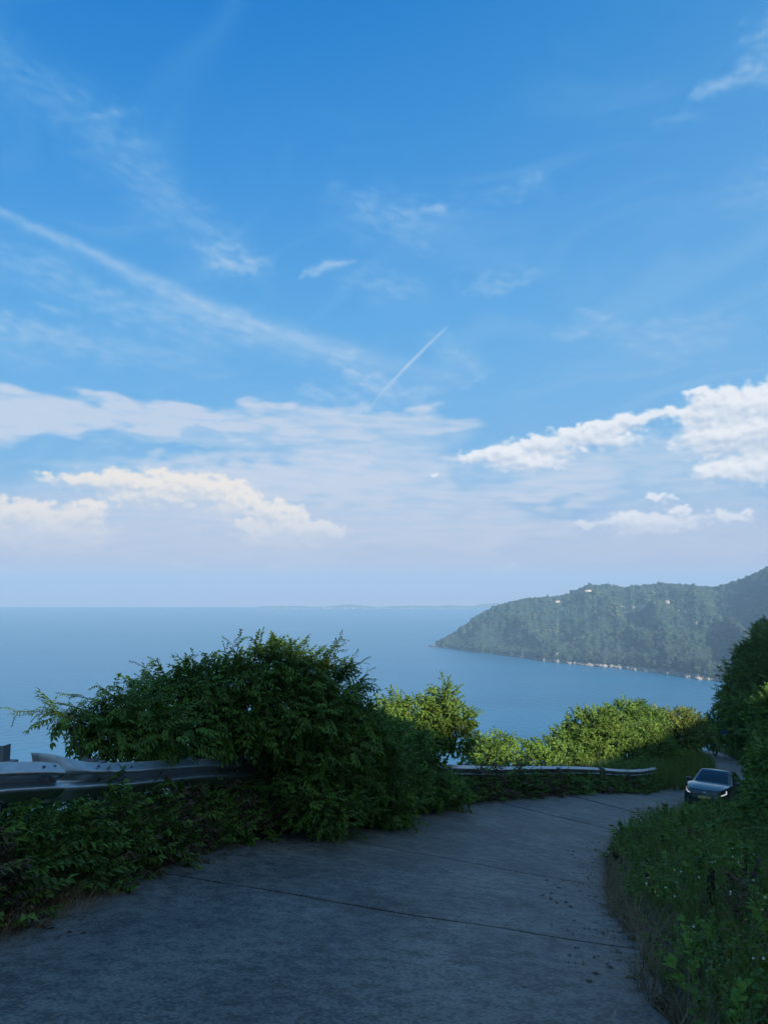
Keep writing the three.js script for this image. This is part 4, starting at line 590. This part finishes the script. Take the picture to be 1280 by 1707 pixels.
// weeds and grass nobody could count
{
  const R = rng(404), kinds = { oval: [[], [], []], small: [[], []], grass: [[], [], []], straw: [[], []], feather: [[], [], []] };
  const put = (kind, p, axis, s, c, v = 0.6, y = 0.3) => { const k = kinds[kind]; k[Math.floor(R() * k.length)].push({ m: kind === 'grass' || kind === 'straw' ? new THREE.Matrix4().compose(p, new THREE.Quaternion().setFromEuler(new THREE.Euler((R() - 0.5) * 0.5, R() * 6.3, (R() - 0.5) * 0.5)), V3(s, s * (0.8 + 0.4 * R()), s)) : aim(p, axis, V3(0.3 * (R() - 0.5), 1, 0.3 * (R() - 0.5)), s), c: tint(R, c, v, y) }); };
  const spot = (s, t) => { const v = onRoad(s, t); v.y = ground(v.x, v.z); return v; };
  // hedge of weeds under the guardrail along the left edge
  for (let n = 0; n < 15000; n++) {
    const d = 4.2 + Math.pow(R(), 1.35) * 31, s = sAt(d), w = R(), bulge = 0.14 * n2(s * 1.1, 5) + 0.08 * n2(s * 3.2, 15), t = -(HALF - 0.02 + bulge + w * 1.1), H = table([[4, 0.82], [7, 0.78], [11.5, 0.72], [14, 1.0], [18, 0.9], [22, 0.75], [26, 0.6], [29, 0.38], [36, 0.4]], d) * (0.8 + 0.3 * n2(s * 0.9, 30)) * smooth(-0.15, 0.35, w), p = spot(s, t), f = DIR[Math.round(s / STEP)], r = V3(-f.z, 0, f.x);
    p.y += Math.pow(R(), 0.8) * Math.max(0.08, H);
    const dry = n2(s * 1.7, 60) + 0.9 * (R() - 0.5), hollow = n3(p.x * 2.3, p.y * 2.6, p.z * 2.3), far = smooth(8, 30, d);
    if (hollow < -0.3 && R() < 0.75) continue;
    put(R() < 0.62 ? 'small' : R() < 0.8 ? 'oval' : 'feather', p, r.clone().multiplyScalar(0.5 + R() * 0.6).add(V3((R() - 0.5) * 1.2, 0.25 + 0.7 * R(), (R() - 0.5) * 1.2)), (0.5 + 0.5 * R()) * (1 + far * 0.35), dry > 0.4 ? [0.12, 0.085, 0.045] : MID, 0.7, 0.35);
  }
  for (let n = 0; n < 900; n++) { const d = 3.8 + Math.pow(R(), 1.6) * 22, s = sAt(d), p = spot(s, -(HALF - 0.16 + 0.14 * n2(s * 1.1, 5) + R() * 0.3)); put('straw', p, null, 0.5 + 0.6 * R(), [0.13, 0.09, 0.05], 0.7, 0.2); }
  for (let n = 0; n < 520; n++) { const s = sAt(5.4 + R() * 2.1), p = spot(s, -(HALF - 0.32 + R() * 0.6)); put('straw', p, null, 0.5 + 0.6 * R(), [0.24, 0.14, 0.06], 0.6, 0.2); }
  for (let n = 0; n < 1100; n++) { const d = 4.5 + R() * 14, s = sAt(d), p = spot(s, -(HALF + 0.05 + R() * 0.5)); put('grass', p, null, 0.7 + 0.45 * R(), R() < 0.6 ? [0.13, 0.095, 0.05] : MID, 0.6, 0.2); }
  // behind the rail: growth on the outer slope
  for (let n = 0; n < 9000; n++) {
    const d = 7 + R() * 45, s = sAt(d), u = 0.9 + R() * R() * 6, p = spot(s, -(HALF + u)), h = (0.5 + 0.5 * n2(p.x * 0.6, p.z * 0.6)) * table([[7, 0.4], [14, 0.7], [20, 0.75], [60, 1.0]], d);
    if (u < 1.5 && d > 19 && R() < 0.75) continue;
    p.y += R() * h;
    put(R() < 0.6 ? 'oval' : 'small', p, V3((R() - 0.5) * 1.6, 0.7, (R() - 0.5) * 1.6), (0.8 + 0.6 * R()) * (1 + smooth(14, 40, d) * 0.6), MID);
  }
  for (let n = 0; n < 3600; n++) { const d = 30 + R() * 26, s = sAt(d), p = spot(s, -(HALF + (d < 35 ? 0.7 : -0.1) + R() * R() * 6)); put('grass', p, null, 1.1 + 0.9 * R(), GRASS, 0.5); }
  const wide = (d) => 0.32 * smooth(5.6, 8.6, d) * smooth(18, 12, d);   // the concrete is a little wider before the bend
  // the verge on the right: grass, weeds and, farther from the road, taller herbs
  for (let n = 0; n < 15000; n++) {
    const d = 3.0 + Math.pow(R(), 1.5) * 32, s = sAt(d), u = Math.pow(R(), 0.8) * 5.2, t = HALF + 0.14 + wide(d) + 0.16 * n2(s * 1.4, 44) + u, p = spot(s, t), tall = table([[0, 0.5], [0.5, 0.8], [2, 1.05], [5, 1.1]], u);
    put('grass', p, null, tall * (0.6 + 0.6 * R()) * (1 + 0.25 * smooth(8, 25, d)), R() < 0.12 ? [0.17, 0.13, 0.055] : GRASS, 0.6, 0.5);
  }
  for (let n = 0; n < 12000; n++) {
    const d = 2.8 + Math.pow(R(), 1.7) * 28, s = sAt(d), u = 0.12 + Math.pow(R(), 0.7) * 5, p = spot(s, HALF + wide(d) + 0.12 * n2(s * 1.4, 44) + u), h = table([[0, 0.12], [0.5, 0.42], [1.5, 0.6], [3, 0.8], [5, 1.1]], u) * (0.75 + 0.35 * n2(p.x * 0.9, p.z * 0.9));
    p.y += Math.pow(R(), 0.7) * h;
    put(R() < 0.6 ? 'small' : 'oval', p, V3((R() - 0.65) * 1.5, 0.5 + R() * 0.6, (R() - 0.35) * 1.5), 0.5 + 0.45 * R(), n2(p.x * 0.7, p.z * 0.7 + 9) > 0.55 ? [0.11, 0.08, 0.04] : MID, 0.7, 0.3);
  }
  for (let n = 0; n < 6200; n++) {
    const d = 15 + R() * 16, s = sAt(d), inn = 0.3 * smooth(15, 20, d) + 0.75 * smooth(20, 25, d), u = Math.pow(R(), 0.9) * (4.5 + inn) - inn, p = spot(s, HALF + u), h = table([[-1.1, 0.45], [0, 0.66], [1, 0.78], [5, 0.9]], u) * smooth(13, 21, d);
    if (R() < 0.62) put('grass', p, null, (0.75 + 0.6 * R()) * (0.6 + 0.9 * h), R() < 0.15 ? [0.17, 0.15, 0.05] : GRASS, 0.6, 0.4);
    else { p.y += Math.pow(R(), 0.6) * h; put(R() < 0.5 ? 'small' : 'oval', p, V3((R() - 0.65) * 1.4, 0.6 + R() * 0.5, (R() - 0.35) * 1.4), 0.75 + 0.5 * R(), MID, 0.7, 0.3); }
  }
  for (let n = 0; n < 700; n++) { const d = 3 + R() * 18, s = sAt(d), p = spot(s, HALF - 0.05 + wide(d) + 0.12 * n2(s * 1.4, 44) + R() * R() * 0.5); put('straw', p, null, 0.5 + 0.7 * R(), [0.16, 0.115, 0.06], 0.7, 0.2); }
  // the uphill bank behind the verge and the verges of the lower road
  for (let n = 0; n < 9000; n++) {
    const d = 4 + R() * 75, s = sAt(d), u = 4 + R() * R() * 14, p = spot(s, HALF + u); p.y += R() * (0.6 + 0.7 * smooth(4, 8, u));
    put('oval', p, V3((R() - 0.6) * 1.6, 0.7, (R() - 0.4) * 1.6), 1.1 + R(), MID);
  }
  for (let n = 0; n < 4200; n++) { const d = 36 + R() * 58, s = sAt(d), m = R() < 0.5 ? -1 : 1, p = spot(s, m * (HALF - 0.75 + R() * R() * 5)); put('grass', p, null, 1.2 + R(), GRASS, 0.5); }
  for (const [kind, sets, label, cat] of [['oval', kinds.oval, 'broad leaved weeds crowding both sides of the road', 'weeds'], ['small', kinds.small, 'small leaved weeds below the guardrail and on the verge', 'weeds'], ['feather', kinds.feather, 'feathery seedlings in the weeds below the guardrail', 'weeds']]) sets.forEach((set, k) => { if (set.length) tag(scatter('roadside_weeds', SPRAY[kind][k], leafMat, set), label, cat, null, 'stuff'); });
  kinds.grass.forEach((set, k) => tag(scatter('verge_grass', SPRAY.grass[k], leafMat, set), 'long green grass on the road verges', 'grass', null, 'stuff'));
  kinds.straw.forEach((set, k) => tag(scatter('dry_grass', SPRAY.straw[k], dryMat, set), 'brown dry grass along the concrete edge', 'grass', null, 'stuff'));
  // tiny white flowers in the weeds at the right
  const petal = []; for (let k = 0; k < 5; k++) leafAt(petal, turned(0, 0, 0, 0.15, k * 1.2566, 0), 0.014, 0.011, 0.05, 0.05);
  const fl = []; for (let n = 0; n < 130; n++) { const d = 3.6 + R() * 6, s = sAt(d), u = 0.4 + R() * 2.6, p = spot(s, HALF + u); p.y += table([[0, 0.3], [0.5, 0.5], [1.5, 0.72], [3, 0.95]], u) * (0.75 + 0.35 * R()); fl.push({ m: new THREE.Matrix4().compose(p, new THREE.Quaternion().setFromEuler(new THREE.Euler(0.5 + R() * 0.8, R() * 6, 0)), V3(1, 1, 1).multiplyScalar(0.5 + 0.35 * R())), c: R() < 0.8 ? [0.6, 0.6, 0.55] : [0.6, 0.5, 0.2] }); }
  tag(scatter('white_flowers', flat(petal), dryMat, fl), 'tiny white flowers scattered in the right verge weeds', 'flowers', null, 'stuff');
  // grit and fallen leaves on the concrete
  const grit = []; for (let n = 0; n < 700; n++) { const right = R() < 0.6, d = 3.5 + R() * (right ? 12 : 22), s = sAt(d), t = right ? HALF - 0.02 + wide(d) - Math.pow(R(), 2.2) * 0.6 : -(HALF - 0.02 - Math.pow(R(), 2.2) * 0.5), p = onRoad(s, t), k = 0.004 + 0.011 * R() * R(), v = 0.08 + 0.12 * R(); p.y += k * 0.35 + 0.004; grit.push({ m: new THREE.Matrix4().compose(p, new THREE.Quaternion().setFromEuler(new THREE.Euler(R() * 6, R() * 6, R() * 6)), V3(k * 1.4, k * 0.8, k)), c: [v, v * 0.96, v * 0.9] }); }
  tag(scatter('loose_gravel', lump(1, 0.2, 6), new THREE.MeshStandardMaterial({ roughness: 1 }), grit), 'loose grit along the edges of the concrete', 'gravel', null, 'stuff');
  const lf = []; leafAt(lf, new THREE.Matrix4(), 0.07, 0.035, 0.3, 0.1);
  const litter = []; for (let n = 0; n < 330; n++) { const right = R() < 0.6, d = 3.5 + R() * 18, s = sAt(d), t = right ? HALF + wide(d) - Math.pow(R(), 2) * 0.9 : -(HALF - Math.pow(R(), 2.4) * 0.9), p = onRoad(s, t); p.y += 0.012; litter.push({ m: new THREE.Matrix4().compose(p, new THREE.Quaternion().setFromEuler(new THREE.Euler((R() - 0.5) * 0.5, R() * 6, (R() - 0.5) * 0.5)), V3(1, 1, 1).multiplyScalar(0.5 + 0.8 * R())), c: tint(R, [0.12, 0.08, 0.045], 0.9, 0.2) }); }
  tag(scatter('fallen_leaves', flat(lf), dryMat, litter), 'brown fallen leaves along the concrete edges', 'leaves', null, 'stuff');
}
// withered weeds with dark leaves standing in the right verge
{
  const R = rng(55), dark = new THREE.MeshStandardMaterial({ color: rgb(0.03, 0.018, 0.015), roughness: 1, side: THREE.DoubleSide });
  const withered = (x, z, h, lean, n, label) => {
    const y = ground(x, z), t = thing('withered_weed', label, 'weed', [x, y, z], 'withered weeds in the right verge'), tip = V3(lean[0], h, lean[1]);
    const c = new THREE.CatmullRomCurve3([V3(0, -0.05, 0), V3(lean[0] * 0.3, h * 0.5, lean[1] * 0.3), tip]);
    part('stem', limb([c.getPoint(0), c.getPoint(0.5), tip], 0.006, 0.002), dark, t);
    for (let k = 0; k < n; k++) { const o = [], p = c.getPoint(0.4 + 0.6 * k / n), a = k * 2.4; leafAt(o, turned(p.x, p.y, p.z, 0.9 + R() * 0.5, a, R()), 0.07 + 0.06 * R(), 0.035 + 0.02 * R(), 0.4, 0.4); part('leaf', flat(o), dark, t); }
  };
  const spots = [[1138, 1425, 'withered dark weed with curled leaves in the middle of the verge'], [1200, 1402, 'dark withered weed standing below the car, rightmost'], [1082, 1407, 'withered weed at the verge beside the concrete edge'], [1036, 1384, 'dark curled leaf stalk overhanging the concrete edge']];
  [[3.2, -7.9, 0.62, [0.02, 0.03], 16], [4.2, -9.4, 0.66, [0.05, 0], 12], [3.35, -10.2, 0.55, [-0.03, 0], 7], [3.5, -11.4, 0.55, [-0.28, 0.1], 6]].forEach((a, k) => withered(...a, spots[k][2]));
}
// weathered plank half buried in the weeds at the left edge
{
  const s = sAt(6.2), p = onRoad(s, -(HALF + 0.22)), f = DIR[Math.round(s / STEP)], t = thing('wooden_plank', 'grey weathered plank lying in dry weeds below the guardrail', 'plank', [p.x, ground(p.x, p.z) + 0.24, p.z]);
  const g = new THREE.BoxGeometry(0.12, 0.045, 0.9, 3, 2, 10), q = g.attributes.position; for (let i = 0; i < q.count; i++) q.setXYZ(i, q.getX(i) + 0.006 * n3(q.getZ(i) * 4, q.getY(i) * 9, 1), q.getY(i) + 0.005 * n3(q.getZ(i) * 5, q.getX(i) * 9, 5), q.getZ(i)); g.rotateX(0.06); g.rotateY(Math.atan2(f.x, f.z) + 0.25); g.computeVertexNormals();
  part('board', g, new THREE.MeshStandardMaterial({ color: rgb(0.2, 0.17, 0.14), roughness: 0.95 }), t);
}

renderer.render(scene, camera);
